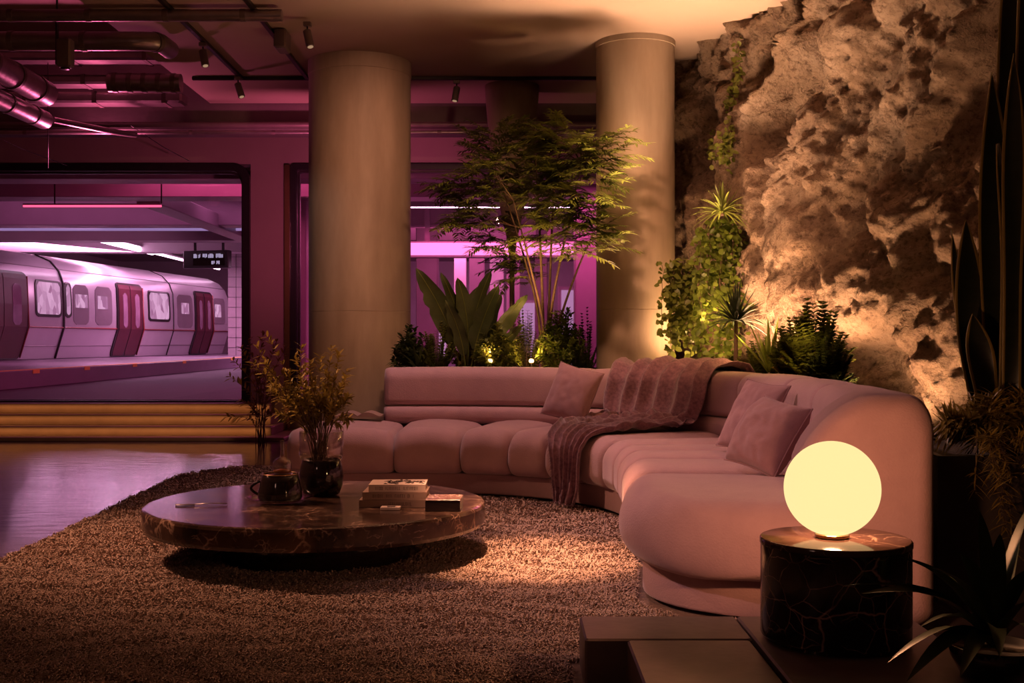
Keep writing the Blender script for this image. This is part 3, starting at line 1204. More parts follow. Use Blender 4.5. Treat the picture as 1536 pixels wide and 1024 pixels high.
# open on the handle side is avoided by scaling the handle inside the shade
bpy.data.objects.remove(t)
t = None
D3 = D2 + Vector((.012, 0, .1365))
t = thing('decanter', 'small clear glass decanter of amber liquid standing on the dark bowl', 'bottle', D3)
m = MB().lathe(D3, [(.04, 0), (.046, .003), (.0475, .02), (.047, .05), (.043, .066), (.03, .076), (.014, .084), (.011, .10), (.010, .15), (.013, .155), (.011, .155), (.008, .15), (.0085, .10), (.012, .086), (.028, .074), (.041, .064), (.0448, .05), (.045, .02)], n=40)
m.build('glass_body', M_glass, t)
m = MB().lathe(D3, [(.035, .0045), (.0435, .007), (.0438, .022)], n=32)
m.build('liquid', M_liq, t)
m = MB().lathe(D3 + Vector((0, 0, .1562)), [(.009, 0), (.013, .003), (.012, .01), (.006, .014)], n=20)
m.build('stopper', M_glass, t)
# slim serving spoon on the left of the table
t = thing('serving_spoon', 'slim polished metal spoon lying on the left of the marble table', 'spoon', P(300, 745, 5.7))
s0 = Vector((X(272, 5.62), 5.62, T1))
m = MB()
m.rings([[(s0.x + .03 * q_ - .03, s0.y + w_ * math.cos(a), s0.z + .0042 + .004 * math.sin(a)) for a in [2 * PI * k / 8 for k in range(8)]] for q_, w_ in ((0, .004), (.4, .013), (1, .018), (1.8, .016), (2.6, .007), (3.2, .004))])
m.build('bowl', M_duct, t)
MB().tube([s0 + Vector((.064, 0, .006)), s0 + Vector((.15, .02, .009)), s0 + Vector((.22, .035, .006))], [.003, .0026, .003], 6).build('handle', M_duct, t)

# ------------------------------------------------------------------ side table, lamp, slabs
def slab(lo, hi, label):
    o = MB().box(lo, hi, bev=.006).build('stone_slab', M_stone, None, smooth=False)
    tag(o, label, 'slab', 'stone slabs under the side table')


slab((.226, 3.505, .013), (.745, 3.80, .18), 'narrow stone slab at the back left of the low platform')
slab((.355, 1.9, .013), (.735, 3.495, .18), 'long stone slab running toward the viewer, left of the black marble table')
slab((.7525, 1.9, .013), (1.33, 3.80, .18), 'stone slab carrying the black marble side table')
ST = Vector((.998, 3.50, .1815))
t = thing('side_table', 'black veined marble drum side table under the globe lamp', 'table', ST)
m = MB().lathe((ST.x, ST.y, 0), [(.205, .1815), (.205, .195), (.224, .196), (.226, .20), (.226, .474)], n=96)
m.build('drum', M_bmarble, t, flat_angle=40)
m = MB().lathe((ST.x, ST.y, 0), [(.226, .4745), (.2285, .477), (.2285, .490), (.226, .4935), (.222, .495)], n=96)
M_top = marble('warm black marble', (.025, .013, .010), (.07, .038, .027), (.4, .26, .19), vscale=5, vwidth=.02, rough=.12)
m.build('top', M_top, t, flat_angle=40)
LC = Vector((X(1248, 3.5), 3.5, .4962))
t = thing('globe_lamp', 'glowing round white globe lamp on the black marble table', 'lamp', LC)
m = MB().lathe(LC, [(.05, 0), (.052, .002), (.052, .010), (.048, .0125)], n=48)
m.build('base_ring', M_gold, t, flat_angle=40)
m = MB()
R = .1455
prof = []
a0 = math.asin(.046 / R)
for k in range(41):
    a = -PI / 2 + a0 + (PI - a0) * k / 40
    prof.append((max(R * math.cos(a), .0008), R * math.sin(a) + R * math.cos(a0) + .0128))
m.lathe(LC, prof, n=72)


def opal():
    mt, nt, b, out = nodes('opal glass globe')
    N, L = nt.nodes, nt.links
    N.remove(b)
    tr = N.new('ShaderNodeBsdfTransparent')
    em = N.new('ShaderNodeEmission')
    em.inputs[0].default_value = (1.0, .76, .33, 1)
    em.inputs[1].default_value = 1.32
    mx = N.new('ShaderNodeMixShader')
    mx.inputs[0].default_value = .6
    L.new(tr.outputs[0], mx.inputs[1])
    L.new(em.outputs[0], mx.inputs[2])
    L.new(mx.outputs[0], out.inputs['Surface'])
    return mt


m.build('globe', opal(), t)
light('POINT', 'globe_bulb', (LC.x, LC.y, LC.z + .155), 56, (1, .41, .19), size=.03)

# ------------------------------------------------------------------ planters and plants
def planter_box(name, corners, h, label):
    t = thing(name, label, 'planter', (sum(c[0] for c in corners) / 4, sum(c[1] for c in corners) / 4, 0.001))
    cx_, cy_ = t.location.x, t.location.y

    def ins(k):
        return [(c[0] + (cx_ - c[0]) * k, c[1] + (cy_ - c[1]) * k) for c in corners]
    m = MB().rings([[(x, y, z) for x, y in ins(k)] for k, z in ((0, .001), (0, h), (.06, h), (.06, h - .05))], cap1=True)
    m.build('box', M_planter, t, smooth=False)
    m = MB().rings([[(x, y, z) for x, y in ins(k)] for k, z in ((.065, h - .049), (.065, h - .015), (.09, h - .01))])
    m.build('soil', M_soil, t, smooth=False)
    return h - .0085


SZ = planter_box('planter', [(-.86, 9.16), (.66, 9.16), (.66, 9.70), (-.86, 9.70)], .66, 'long dark planter between the sofa back and the thick column')
q0, q1 = Vector((1.47, 8.77)), Vector((2.07, 7.14))
qd = (q1 - q0).normalized()
qn = Vector((qd.y, -qd.x)) * .165
SZ2 = planter_box('planter', [tuple(q0 + qn), tuple(q1 + qn), tuple(q1 - qn), tuple(q0 - qn)], .66, 'long dark planter along the foot of the rock wall')


def rosette(name, label, c, n, L, W, mat, seed, el=(15, 85), droop=.35, stem_h=0, group=None, shape=0, stem_r=.015, az=None, cat='plant'):
    rnd = random.Random(seed)
    t = thing(name, label, cat, c, group)
    top = c + Vector((0, 0, max(stem_h, .02)))
    MB().tube([c, (c + top) / 2 + Vector((rnd.uniform(-.006, .006), 0, 0)), top], [stem_r, stem_r * .8, stem_r * .7], 8).build('stem', M_bark, t)
    m = MB()
    for k in range(n):
        a = 2 * PI * k * .381966 + rnd.uniform(-.3, .3) if az is None else rnd.uniform(*az)
        e = math.radians(el[0] + (el[1] - el[0]) * (k + .5) / n + rnd.uniform(-6, 6))
        d = Vector((math.cos(a) * math.cos(e), math.sin(a) * math.cos(e), math.sin(e)))
        b = top + Vector((math.cos(a), math.sin(a), 0)) * stem_r * .6 + Vector((0, 0, -.01 * rnd.random()))
        m.blade(b, d, L * rnd.uniform(.75, 1.1), W * rnd.uniform(.8, 1.15), droop=droop * math.cos(e) * rnd.uniform(.7, 1.3), n=7, fold=.35, shape=shape)
    m.build('foliage', mat, t)
    return t


def bush(name, label, c, rx, ry, h, n, leaf, mat, seed, kind='twig', group='low shrubs in the planters'):
    """stems fanning from the base, leafy along their length"""
    rnd = random.Random(seed)
    t = thing(name, label, 'shrub', c, group)
    st, lf = MB(), MB()
    for k in range(n):
        a = rnd.uniform(0, 2 * PI)
        q_ = math.sqrt(rnd.random())
        tip = c + Vector((math.cos(a) * rx * q_, math.sin(a) * ry * q_, h * (1 - .45 * q_ * q_) * rnd.uniform(.75, 1.05)))
        b = c + Vector((math.cos(a) * rx * .12, math.sin(a) * ry * .12, 0))
        mid = b.lerp(tip, .5) + Vector((0, 0, h * .12))
        if kind == 'twig':
            sprig(st, lf, [b, mid, tip], .003, rnd, leaf, leaf * .42, start=.15, per=int(10 + h * 14))
        elif kind == 'fern':
            ps = [b, b.lerp(mid, .5), mid, mid.lerp(tip, .5) + Vector((0, 0, .01)), tip]
            st.tube(ps, [.003, .0027, .0022, .0018, .001], 4)
            for w_ in range(16):
                u = .15 + .85 * w_ / 15
                i = min(int(u * 4), 3)
                p = ps[i].lerp(ps[i + 1], u * 4 - i)
                d = (ps[i + 1] - ps[i]).normalized()
                sd = d.cross(UP).normalized() if d.cross(UP).length > .01 else Vector((1, 0, 0))
                for sg in (-1, 1):
                    lf.blade(p, sd * sg + d * .55 + Vector((0, 0, rnd.uniform(-.1, .15))), leaf * (1 - .6 * u) * rnd.uniform(.8, 1.2), leaf * .24, droop=.2, n=3, shape=1)
        elif kind == 'spray':
            ps = sprig(st, lf, [b, mid, tip], .0025, rnd, leaf, leaf * .16, start=.3, per=int(12 + h * 8), spread=1.2)
    st.build('stem', M_bark, t)
    lf.build('foliage', mat, t)
    return t


# left planter: bird-of-paradise with big leaves, one part per leaf
def big_leaf(t, base, tip, W, rnd, bend=.26):
    m = MB()
    n = 12
    axis = tip - base
    L = axis.length
    sd = Vector((axis.z, 0, -axis.x)).normalized()
    yv = Vector((0, -1, 0))
    ang = rnd.uniform(-.45, .45)
    sd = (sd * math.cos(ang) + yv * math.sin(ang)).normalized()
    nr = axis.normalized().cross(sd)
    out = Vector((1 if axis.x > 0 else -1, 0, 0)) * bend
    mids = []
    for k in range(n + 1):
        u = k / n
        mids.append(base + axis * u + out * (u * u - u) * L * 1.2 + nr * (.04 * math.sin(u * PI)))
    s0_ = .42
    m.tube(mids, [.007 * (1 - .7 * k / n) for k in range(n + 1)], 6)
    st_ = m
    b = MB()
    prev = None
    N2 = 16
    for k in range(N2 + 1):
        u = s0_ + (1 - s0_) * k / N2
        i = min(int(u * n), n - 1)
        p = mids[i].lerp(mids[i + 1], u * n - i)
        v = k / N2
        w_ = W * 1.25 * (math.sin(PI * min(1, .06 + v * .94)) ** .6) * (1 - .2 * v) * .5
        tear = 1 - (.22 * (rnd.random() < .18))
        wave = nr * (.012 * math.sin(v * 17 + ang * 5))
        b.v += [p - sd * w_ * tear - nr * w_ * .3 + wave, p, p + sd * w_ - nr * w_ * .3 - wave]
    for k in range(N2):
        a = k * 3
        b.face((a, a + 1, a + 4, a + 3))
        b.face((a + 1, a + 2, a + 5, a + 4))
    o = b.build('leaf', G_dark, t)
    st_.build('leaf_stalk', G_mid, o)


BP = Vector((X(700, 9.34), 9.34, SZ + .001))
t = thing('bird_of_paradise', 'broad-leaved plant with large paddle leaves beside the thick column', 'plant', BP)
rnd = random.Random(21)
for k, ((bx, by), (tx, ty), W, dd) in enumerate((((692, 560), (624, 402), .17, -.1), ((690, 560), (661, 408), .10, .1), ((694, 560), (686, 416), .14, -.05), ((698, 560), (737, 405), .13, .1),
                                                 ((688, 560), (636, 434), .10, .15), ((704, 560), (748, 428), .15, -.12), ((706, 560), (752, 440), .16, .12), ((708, 560), (791, 442), .13, 0),
                                                 ((706, 560), (784, 486), .10, -.14), ((700, 560), (716, 430), .14, .2), ((696, 560), (668, 450), .11, -.15))):
    b = P(bx, by, 9.34)
    b.z = SZ + .002
    big_leaf(t, b + Vector((0, rnd.uniform(-.05, .05), 0)), P(tx, ty, 9.34 + dd), W, rnd)

# tall airy tree
def tree():
    B = Vector((X(818, 9.5), 9.5, SZ + .012))
    t = thing('bamboo_tree', 'tall airy multi-stemmed tree with feathery leaves between the columns', 'tree', B)
    rnd = random.Random(33)
    st, lf = MB(), MB()
    stems = []
    for (bx, tx, ty, dd) in ((814, 742, 250, .1), (817, 800, 195, -.15), (819, 838, 205, .15), (823, 872, 245, -.45), (826, 900, 330, -.5), (816, 770, 300, -.2)):
        b = B + Vector(((bx - 818) / F * 9.45, rnd.uniform(-.03, .03), 0))
        tip = P(tx, ty, 9.45 + dd)
        c1 = b.lerp(tip, .33) + Vector(((b.x - tip.x) * .22 + rnd.uniform(-.02, .02), 0, .05))
        c2 = b.lerp(tip, .68) + Vector(((b.x - tip.x) * .14, 0, .06))
        ps = []
        ctrl = [b, c1, c2, tip]
        for k in range(17):
            u = k / 16 * 3
            i = min(int(u), 2)
            f = u - i
            p0, p1, p2, p3 = ctrl[max(i - 1, 0)], ctrl[i], ctrl[i + 1], ctrl[min(i + 2, 3)]
            ps.append(.5 * ((2 * p1) + (p2 - p0) * f + (2 * p0 - 5 * p1 + 4 * p2 - p3) * f * f + (3 * p1 - p0 - 3 * p2 + p3) * f ** 3))
        s_ = MB().tube(ps, [.016 * (1 - .75 * k / 16) for k in range(17)], 7)
        s_.build('trunk', M_bark, t)
        stems.append(ps)
    cl = [(760, 205), (800, 205), (840, 205), (885, 228), (905, 222), (722, 215), (730, 255), (770, 240), (815, 245), (860, 255), (890, 265), (700, 285), (745, 290), (790, 285), (835, 290), (880, 300),
          (715, 325), (760, 330), (805, 330), (850, 335), (888, 330), (745, 365), (790, 370), (870, 365), (898, 352), (775, 395), (755, 270), (830, 265), (865, 310), (740, 232), (855, 225), (690, 290), (825, 225), (700, 335), (815, 310), (845, 275), (780, 415)]
    for px, py in cl:
        c = P(px, py, (9.45 + rnd.uniform(-.28, .28)) if px < 820 else (8.98 if px < 862 else 8.74) + rnd.uniform(-.05, .05)) if py < 390 else P(px, py, 9.62)
        best, bd = None, 9
        for ps in stems:
            for p in ps[5:]:
                dz = c.z - p.z
                dist = (c - p).length + (0 if dz > 0 else .4)
                if dist < bd:
                    best, bd = p, dist
        mid = best.lerp(c, .55) + Vector((0, 0, .04))
        st.tube([best, mid, c], [.005, .004, .002], 5)
        out = (c - best)
        out.z *= .3
        if out.length < .02:
            out = Vector((rnd.uniform(-1, 1), rnd.uniform(-1, 1), 0))
        out.normalize()
        for k in range(22):
            a = rnd.uniform(-1.9, 1.9)
            d = Matrix.Rotation(a, 3, UP) @ out
            d = (d + Vector((0, 0, rnd.uniform(-.35, .5)))).normalized()
            Lr = rnd.uniform(.12, .25)
            s0_ = c + Vector((rnd.uniform(-.12, .12), rnd.uniform(-.08, .08), rnd.uniform(-.09, .09)))
            e = s0_ + d * Lr + Vector((0, 0, -.03))
            st.tube([s0_, s0_.lerp(e, .5) + Vector((0, 0, .012)), e], [.0018, .0014, .0008], 4)
            sd = d.cross(UP).normalized()
            for w_ in range(8):
                u = .12 + .88 * w_ / 7
                p = s0_.lerp(e, u) + Vector((0, 0, .012 * 4 * u * (1 - u)))
                for sg in (-1, 1):
                    lf.blade(p, sd * sg * .9 + d * .8 + Vector((0, 0, rnd.uniform(-.25, .2))), rnd.uniform(.06, .10), .021, droop=.25, n=3, shape=1)
            lf.blade(e, d, .07, .014, droop=.2, n=3, shape=1)
    st.build('branch', M_bark, t)
    lf.build('foliage', G_mid, t)


tree()

# small plants of the left planter
rosette('dracaena', 'small dark spiky plant left of the paddle-leaved plant', Vector((X(627, 9.3), 9.3, SZ + .001)), 22, .24, .035, G_dark, 41, el=(5, 85), stem_h=.22, droop=.3, shape=1)
bl = [(618, 9.40, .15, .36, 40, .05, G_dark, 'twig', 'low dark shrub at the left end of the sofa planter'),
      (655, 9.30, .15, .42, 34, .07, G_mid, 'fern', 'ferny shrub below the left paddle leaves'),
      (745, 9.28, .16, .40, 46, .045, G_mid, 'twig', 'small-leaved shrub right of the paddle leaf stalks'),
      (790, 9.58, .17, .52, 40, .06, G_mid, 'fern', 'ferny shrub behind the tree trunks'),
      (842, 9.30, .18, .52, 60, .04, G_lime, 'twig', 'lit yellow-green shrub in front of the tree trunks'),
      (880, 9.52, .10, .50, 16, .07, G_dark, 'fern', 'upright dark fern right of the tree trunks'),
      (712, 9.56, .16, .36, 44, .045, G_olive, 'twig', 'olive shrub directly behind the paddle leaf stalks')]
for px, d, r_, h_, n_, lf_, mt, kd, lab in bl:
    bush('shrub', lab, Vector((X(px, d), d, SZ + .001)), r_ * 1.15, min(r_ * .8, .13), h_ + .20, int(n_ * 1.7), lf_ * 1.25, mt, int(px), kd)
bush('shrub', 'drooping fern shrub at the right end of the sofa planter', Vector((X(872, 9.22), 9.22, SZ + .001)), .17, .05, .42, 40, .085, G_dark, 915, 'fern')

# right planter
def along(px):  # point on the planter centre line under pixel column px
    k = (px - 768) / F
    u = (k * q0.y - q0.x) / (qd.x - k * qd.y)
    return q0 + qd * u


def at2(px, off=0):
    p = along(px) + qn.normalized() * off
    return Vector((p.x, p.y, SZ2 + .001))


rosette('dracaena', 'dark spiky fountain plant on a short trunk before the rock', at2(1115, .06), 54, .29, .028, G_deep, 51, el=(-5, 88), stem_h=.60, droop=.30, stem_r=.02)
rosette('yucca', 'bright green spiky plant right of the dark fountain plant', at2(1163, .05), 22, .40, .03, G_lime, 52, el=(35, 88), stem_h=.24, droop=.15)
for px, off, r_, h_, n_, lf_, mt, kd, lab in ((1212, .03, .19, .62, 54, .13, G_mid, 'fern', 'dark fern shrub between the yucca and the bushy fern'),
                                              (1248, .06, .24, .70, 70, .14, G_mid, 'fern', 'large bushy fern near the right end of the rock planter'),
                                              (1140, -.06, .18, .46, 44, .11, G_mid, 'fern', 'green fern at the foot of the fountain plant'),
                                              (1095, -.03, .16, .36, 36, .06, G_mid, 'twig', 'leafy shrub below the tall ivy'),
                                              (1270, .06, .17, .46, 44, .12, G_dark, 'fern', 'low fern at the far right end of the rock planter'),
                                              (1215, .02, .18, .50, 40, .11, G_olive, 'fern', 'olive fern at the back of the rock planter')):
    bush('fern', lab, at2(px, off + .06), r_, .11, h_, n_, lf_, mt, int(px) + 7, kd, 'ferns along the rock wall')


def ivy(name, label, starts, leaf, mat, seed, thick=.05):
    """hanging strands; starts: list of (top point, bottom z)"""
    rnd = random.Random(seed)
    c = starts[0][0].copy()
    t = thing(name, label, 'ivy', c, 'ivy hanging on the rock wall')
    st, lf = MB(), MB()
    if len(starts) < 12:
        st.tube([a for a, _ in sorted(starts, key=lambda q_: q_[0].z)], .003, 4)
    for a, zb in starts:
        n = max(4, int((a.z - zb) / .06))
        ps = []
        for k in range(n + 1):
            u = k / n
            ps.append(Vector((a.x + .025 * noise.noise(Vector((u * 5, a.x * 40, seed))), a.y + .02 * noise.noise(Vector((u * 5, a.x * 40, seed + 9))), a.z + (zb - a.z) * u)))
        st.tube(ps, .002, 4)
        for p in ps:
            for q_ in range(3):
                d = Vector((rnd.uniform(-1, 1), rnd.uniform(-1, .5), rnd.uniform(-.7, .3))).normalized()
                lf.blade(p + Vector((rnd.uniform(-thick, thick) * .5, rnd.uniform(-thick, thick) * .5, rnd.uniform(-.03, .03))), d, leaf * rnd.uniform(.6, 1.2), leaf * .8, droop=.2, n=4, shape=2, fold=.2,
                         up=Vector((rnd.uniform(-.5, .5), -1, rnd.uniform(.2, 1))))
    st.build('vine_stem', M_bark, t)
    lf.build('foliage', mat, t)
    return t


rnd = random.Random(61)
sts = []
for k in range(17):
    px = 990 + 52 * rnd.random()
    y0 = 392 + 14 * rnd.random()
    sts.append((P(px, y0, 8.95 + rnd.uniform(-.06, .12)), P(px, rnd.uniform(480, 545), 8.95).z))
ivy('hanging_ivy', 'shorter ivy curtain hanging beside the slimmer column', sts, .055, G_mid, 3)
sts = []
for k in range(26):
    px = 1045 + 74 * rnd.random()
    y0 = 330 + abs(px - 1082) * .3 + 14 * rnd.random()
    d_ = 8.75 + rnd.uniform(-.08, .12)
    sts.append((P(px, y0, d_), P(px, rnd.uniform(440, 555), d_).z))
ivy('hanging_ivy', 'tall thick ivy curtain under the spiky rosette on the rock', sts, .052, G_lime, 4, thick=.09)
bp_ = P(1083, 320, 8.64)
rosette('hanging_bromeliad', 'spiky green rosette on top of the tall ivy curtain', bp_ + Vector((0, -.02, -.02)), 64, .29, .019, G_mid, 71, el=(-20, 88), droop=.45, stem_h=.03)
sts = []
for k in range(10):
    u = k / 9
    a = on_rock(1108 - 18 * u + rnd.uniform(-4, 4), 62 + 130 * u, .05)
    sts.append((a, a.z - .22 - .1 * rnd.random()))
ivy('hanging_ivy', 'thin ivy trail running down the upper rock face', sts, .045, G_mid, 5, thick=.04)
sts = []
for k in range(7):
    a = on_rock(1068 + 30 * rnd.random(), 196 + 20 * rnd.random(), .06)
    sts.append((a, a.z - .15))
ivy('hanging_ivy', 'small ivy tuft below the thin trail on the rock face', sts, .045, G_mid, 6, thick=.04)

# slender shrub by the window
sh = Vector((X(392, 12.1), 12.1, .001))
t = thing('slender_shrub', 'slender golden-leaved shrub standing by the window pier and steps', 'shrub', sh)
st, lf = MB(), MB()
rnd = random.Random(81)
for px, py in ((372, 510), (395, 500), (415, 512), (430, 520), (350, 540), (345, 565), (405, 540), (388, 560), (425, 560), (362, 600), (340, 625), (380, 615), (418, 590), (360, 520), (408, 620)):
    tip = P(px, py, 12.1 + rnd.uniform(-.2, .1))
    b = sh + Vector((rnd.uniform(-.06, .06), rnd.uniform(-.05, .05), 0))
    mid = b.lerp(tip, .5) + Vector((-(tip.x - b.x) * .25, 0, .12))
    sprig(st, lf, [b, mid, tip], .005, rnd, .085, .028, start=.4, per=15)
st.build('stem', M_bark, t)
lf.build('foliage', G_olive, t)

# right-hand planter with the snake plant ---------------------------------------
SZ3 = planter_box('planter', [(1.785, 4.75), (2.75, 4.75), (2.75, 5.65), (1.90, 5.65)], .62, 'dark planter at the far right holding the snake plant')
t = thing('snake_plant', 'very tall dark snake plant with yellow leaf margins at the right', 'plant', P(1492, 640, 5.2) * 1)
t.location.z = SZ3
for (bx, by, tx, ty, W, d, bow) in ((1505, 660, 1512, -90, .20, 5.25, 8), (1492, 660, 1488, 108, .145, 5.15, -6), (1530, 660, 1532, -60, .16, 5.05, 10), (1480, 660, 1449, 330, .14, 5.2, -14), (1478, 660, 1428, 345, .05, 5.3, -12),
                                    (1490, 660, 1459, 470, .12, 5.0, -6), (1515, 660, 1521, 80, .10, 4.95, -8), (1500, 660, 1497, 215, .07, 5.0, 6), (1540, 660, 1560, 130, .16, 5.2, 6)):
    d0 = d
    b, tip = P(bx, by, d0), P(tx, ty, d0)
    b.z = SZ3 + .001
    n = 22
    m = MB()
    for k in range(n + 1):
        u = k / n
        p = b.lerp(tip, u) + Vector((bow / F * d0 * math.sin(PI * u), -.05 * math.sin(PI * u), 0))
        w_ = W * .5 * (.6 + .75 * u) * (1 - u ** 5) if u < .999 else .001
        w_ = max(w_, .001)
        e_ = max(w_ - .011, w_ * .72)
        cup = .35 * w_
        wob = .012 * math.sin(u * 9 + bx)
        m.v += [p + Vector((-w_, -cup + wob, 0)), p + Vector((-e_, -cup * .7 + wob, 0)), p + Vector((0, 0, 0)), p + Vector((e_, -cup * .7 - wob, 0)), p + Vector((w_, -cup - wob, 0))]
    for k in range(n):
        for c in range(4):
            a = k * 5 + c
            m.face((a, a + 1, a + 6, a + 5), 1 if c in (0, 3) else 0)
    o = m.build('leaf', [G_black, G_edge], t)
    so = o.modifiers.new('thick', 'SOLIDIFY')
    so.thickness = .006

bush('feathery_shrub', 'dark feathery shrub below the snake plant at the right', Vector((2.12, 4.87, SZ3 + .001)), .27, .07, .26, 60, .11, G_olive, 91, 'spray', None)
# trailing dark fronds over the planter's front
t = thing('trailing_fern', 'dark trailing fern hanging over the front of the right planter', 'fern', Vector((2.2, 4.7, SZ3)))
rnd = random.Random(95)
st, lf = MB(), MB()
for k in range(44):
    b = Vector((1.87 + .82 * rnd.random(), 4.815, SZ3 + .012))
    e = Vector((b.x + rnd.uniform(-.12, .12), 4.65 - rnd.random() * .10, SZ3 - rnd.uniform(.0, .42)))
    mid = Vector(((b.x + e.x) / 2, 4.70, SZ3 + .09))
    sprig(st, lf, [b, mid, e], .002, rnd, .07, .008, start=.3, per=18, spread=1.2)
st.build('stem', M_bark, t)
lf.build('foliage', G_olive, t)

# strappy plant in the foreground right
FP = Vector((X(1492, 3.12), 3.12, .1815))
t = thing('strap_leaf_plant', 'dark green strap-leaved plant in a low bowl at the bottom right corner', 'plant', FP)
MB().lathe(FP, [(.07, 0), (.09, .004), (.115, .05), (.122, .085), (.116, .085), (.105, .07)], n=40).build('bowl', M_gloss, t)
b0 = FP + Vector((0, 0, .075))
tl = [(1266, 878, 2.95), (1293, 890, 2.9), (1342, 833, 3.05), (1395, 851, 2.95), (1470, 767, 3.2), (1545, 755, 3.15), (1331, 994, 2.85), (1360, 1022, 2.8), (1412, 860, 3.3), (1440, 1015, 2.8), (1500, 800, 3.05), (1560, 850, 2.9), (1580, 900, 2.9), (1500, 985, 2.75),
      (1380, 940, 2.9), (1530, 800, 3.3), (1440, 830, 3.0), (1560, 960, 2.8)]
for k, (px, py, d) in enumerate(tl):
    tip = P(px, py, d)
    ax = tip - b0
    n = 10
    arch = .10 * ax.length + .03
    m = MB()
    sdv = ax.cross(UP)
    sdv = (sdv.normalized() + Vector((0, 0, .25 * (1 if k % 2 else -1)))).normalized()
    for i in range(n + 1):
        u = i / n
        p = b0 + ax * u + Vector((0, 0, arch * 4 * u * (1 - u) * (.6 + .5 * (1 - u))))
        w_ = .026 * (.5 + 1.3 * u if u < .4 else 1.02) * (1 - u ** 3) + .0006
        m.v += [p - sdv * w_ + Vector((0, 0, w_ * .35)), p, p + sdv * w_ + Vector((0, 0, w_ * .35))]
    for i in range(n):
        a = i * 3
        m.face((a, a + 1, a + 4, a + 3))
        m.face((a + 1, a + 2, a + 5, a + 4))
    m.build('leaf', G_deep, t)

# ------------------------------------------------------------------ ceiling services
def track(p0, p1, label):
    t = tag(MB().box((min(p0[0], p1[0]) - .018, min(p0[1], p1[1]) - .018, CZ - .034), (max(p0[0], p1[0]) + .018, max(p0[1], p1[1]) + .018, CZ - .002), bev=.003).build('ceiling_track_rail', M_dmetal, None, smooth=False), label, 'track', 'lighting tracks on the ceiling')


track((-2.55, 8.2), (-2.55, 10.66), 'lighting track running toward the back, left of the duct end')
track((-1.93, 8.2), (-1.93, 10.66), 'short lighting track ending at the thick column top')
track((-3.0, 10.7), (1.9, 10.7), 'long lighting track running across the ceiling behind the columns')


def spotlight(x, y, tilt, label, drop=.05):
    c = Vector((x, y, CZ - .035))
    t = thing('ceiling_spotlight', label, 'spotlight', c - Vector((0, 0, .2)), 'track spotlights')
    MB().box((c.x - .03, c.y - .025, c.z - .034), (c.x + .03, c.y + .025, c.z - .001), bev=.004).build('adapter', M_pipe, t, smooth=False)
    a = c - Vector((0, 0, .034))
    b = a - Vector((0, 0, drop))
    MB().tube([a, b], .006, 8).build('stem', M_dmetal, t)
    d = Vector((math.sin(tilt), -.25, -math.cos(tilt))).normalized()
    MB().tube([b - d * .02, b - d * .015, b + d * .12, b + d * .122], [.026, .032, .032, .029], 20).build('head', M_pipe, t, flat_angle=40)
    MB().tube([b + d * .1225, b + d * .124], [.022, .022], 16).build('lens', emit('dim lens', (1, .6, .35), .35), t, flat_angle=40)


spotlight(-2.55, 9.35, .25, 'spotlight midway along the left ceiling track')
spotlight(-2.55, 10.55, .35, 'spotlight at the far end of the left ceiling track')
spotlight(X(461, 8.75), 8.75, .25, 'spotlight at the top of the frame left of the thick column')
spotlight(X(685, 10.7), 10.7, -.15, 'spotlight on the long track between the two columns')
# driver box by the second track
tag(MB().box((-1.90, 9.02, CZ - .16), (-1.80, 9.24, CZ - .003), bev=.012).build('ceiling_driver_box', M_pipe, None, smooth=False), 'small grey driver box fixed under the ceiling beside the short track', 'driver box')


def duct(name, pts, r, label, mat, bands=0, cat='duct', n=20):
    t = thing(name, label, cat, pts[0])
    MB().tube(pts, r, n).build('pipe', mat, t, flat_angle=50)
    if bands:
        for k in range(bands):
            u = (k + .5) / bands
            tot = [(Vector(b) - Vector(a)).length for a, b in zip(pts, pts[1:])]
            l = u * sum(tot)
            i = 0
            while l > tot[i] and i < len(tot) - 1:
                l -= tot[i]
                i += 1
            a, b = Vector(pts[i]), Vector(pts[i + 1])
            d = (b - a).normalized()
            p = a + d * l
            MB().tube([p - d * .02, p + d * .02], r * 1.07, n).build('clamp_band', M_pipe, t, flat_angle=50)
    return t


duct('ceiling_pipe', [Vector((-4.6, 8.45, 3.53)), Vector((X(423, 8.45), 8.45, 3.53))], .045, 'long straight steel pipe running across the top left corner', M_duct, 5, 'pipe')
y_ = 8.95
duct('ceiling_duct', [Vector((-4.8, y_, 3.47)), Vector((X(195, y_), y_, 3.47)), Vector((X(212, y_), y_ + .01, 3.472)), Vector((X(226, y_), y_ + .05, 3.48)), Vector((X(233, y_), y_ + .13, 3.49)), Vector((X(234, y_), y_ + .36, 3.495))], .075, 'round foil duct with an elbow below the long steel pipe', M_duct, 4)
duct('ceiling_duct', [Vector((-4.22, 7.5, 3.36)), Vector((-4.22, 10.25, 3.34))], .115, 'upper fat duct running back along the left edge', M_duct, 6)
duct('ceiling_duct', [Vector((-4.42, 7.5, 3.17)), Vector((-4.42, 10.7, 3.19))], .088, 'lower duct running back along the left edge', M_duct, 6)
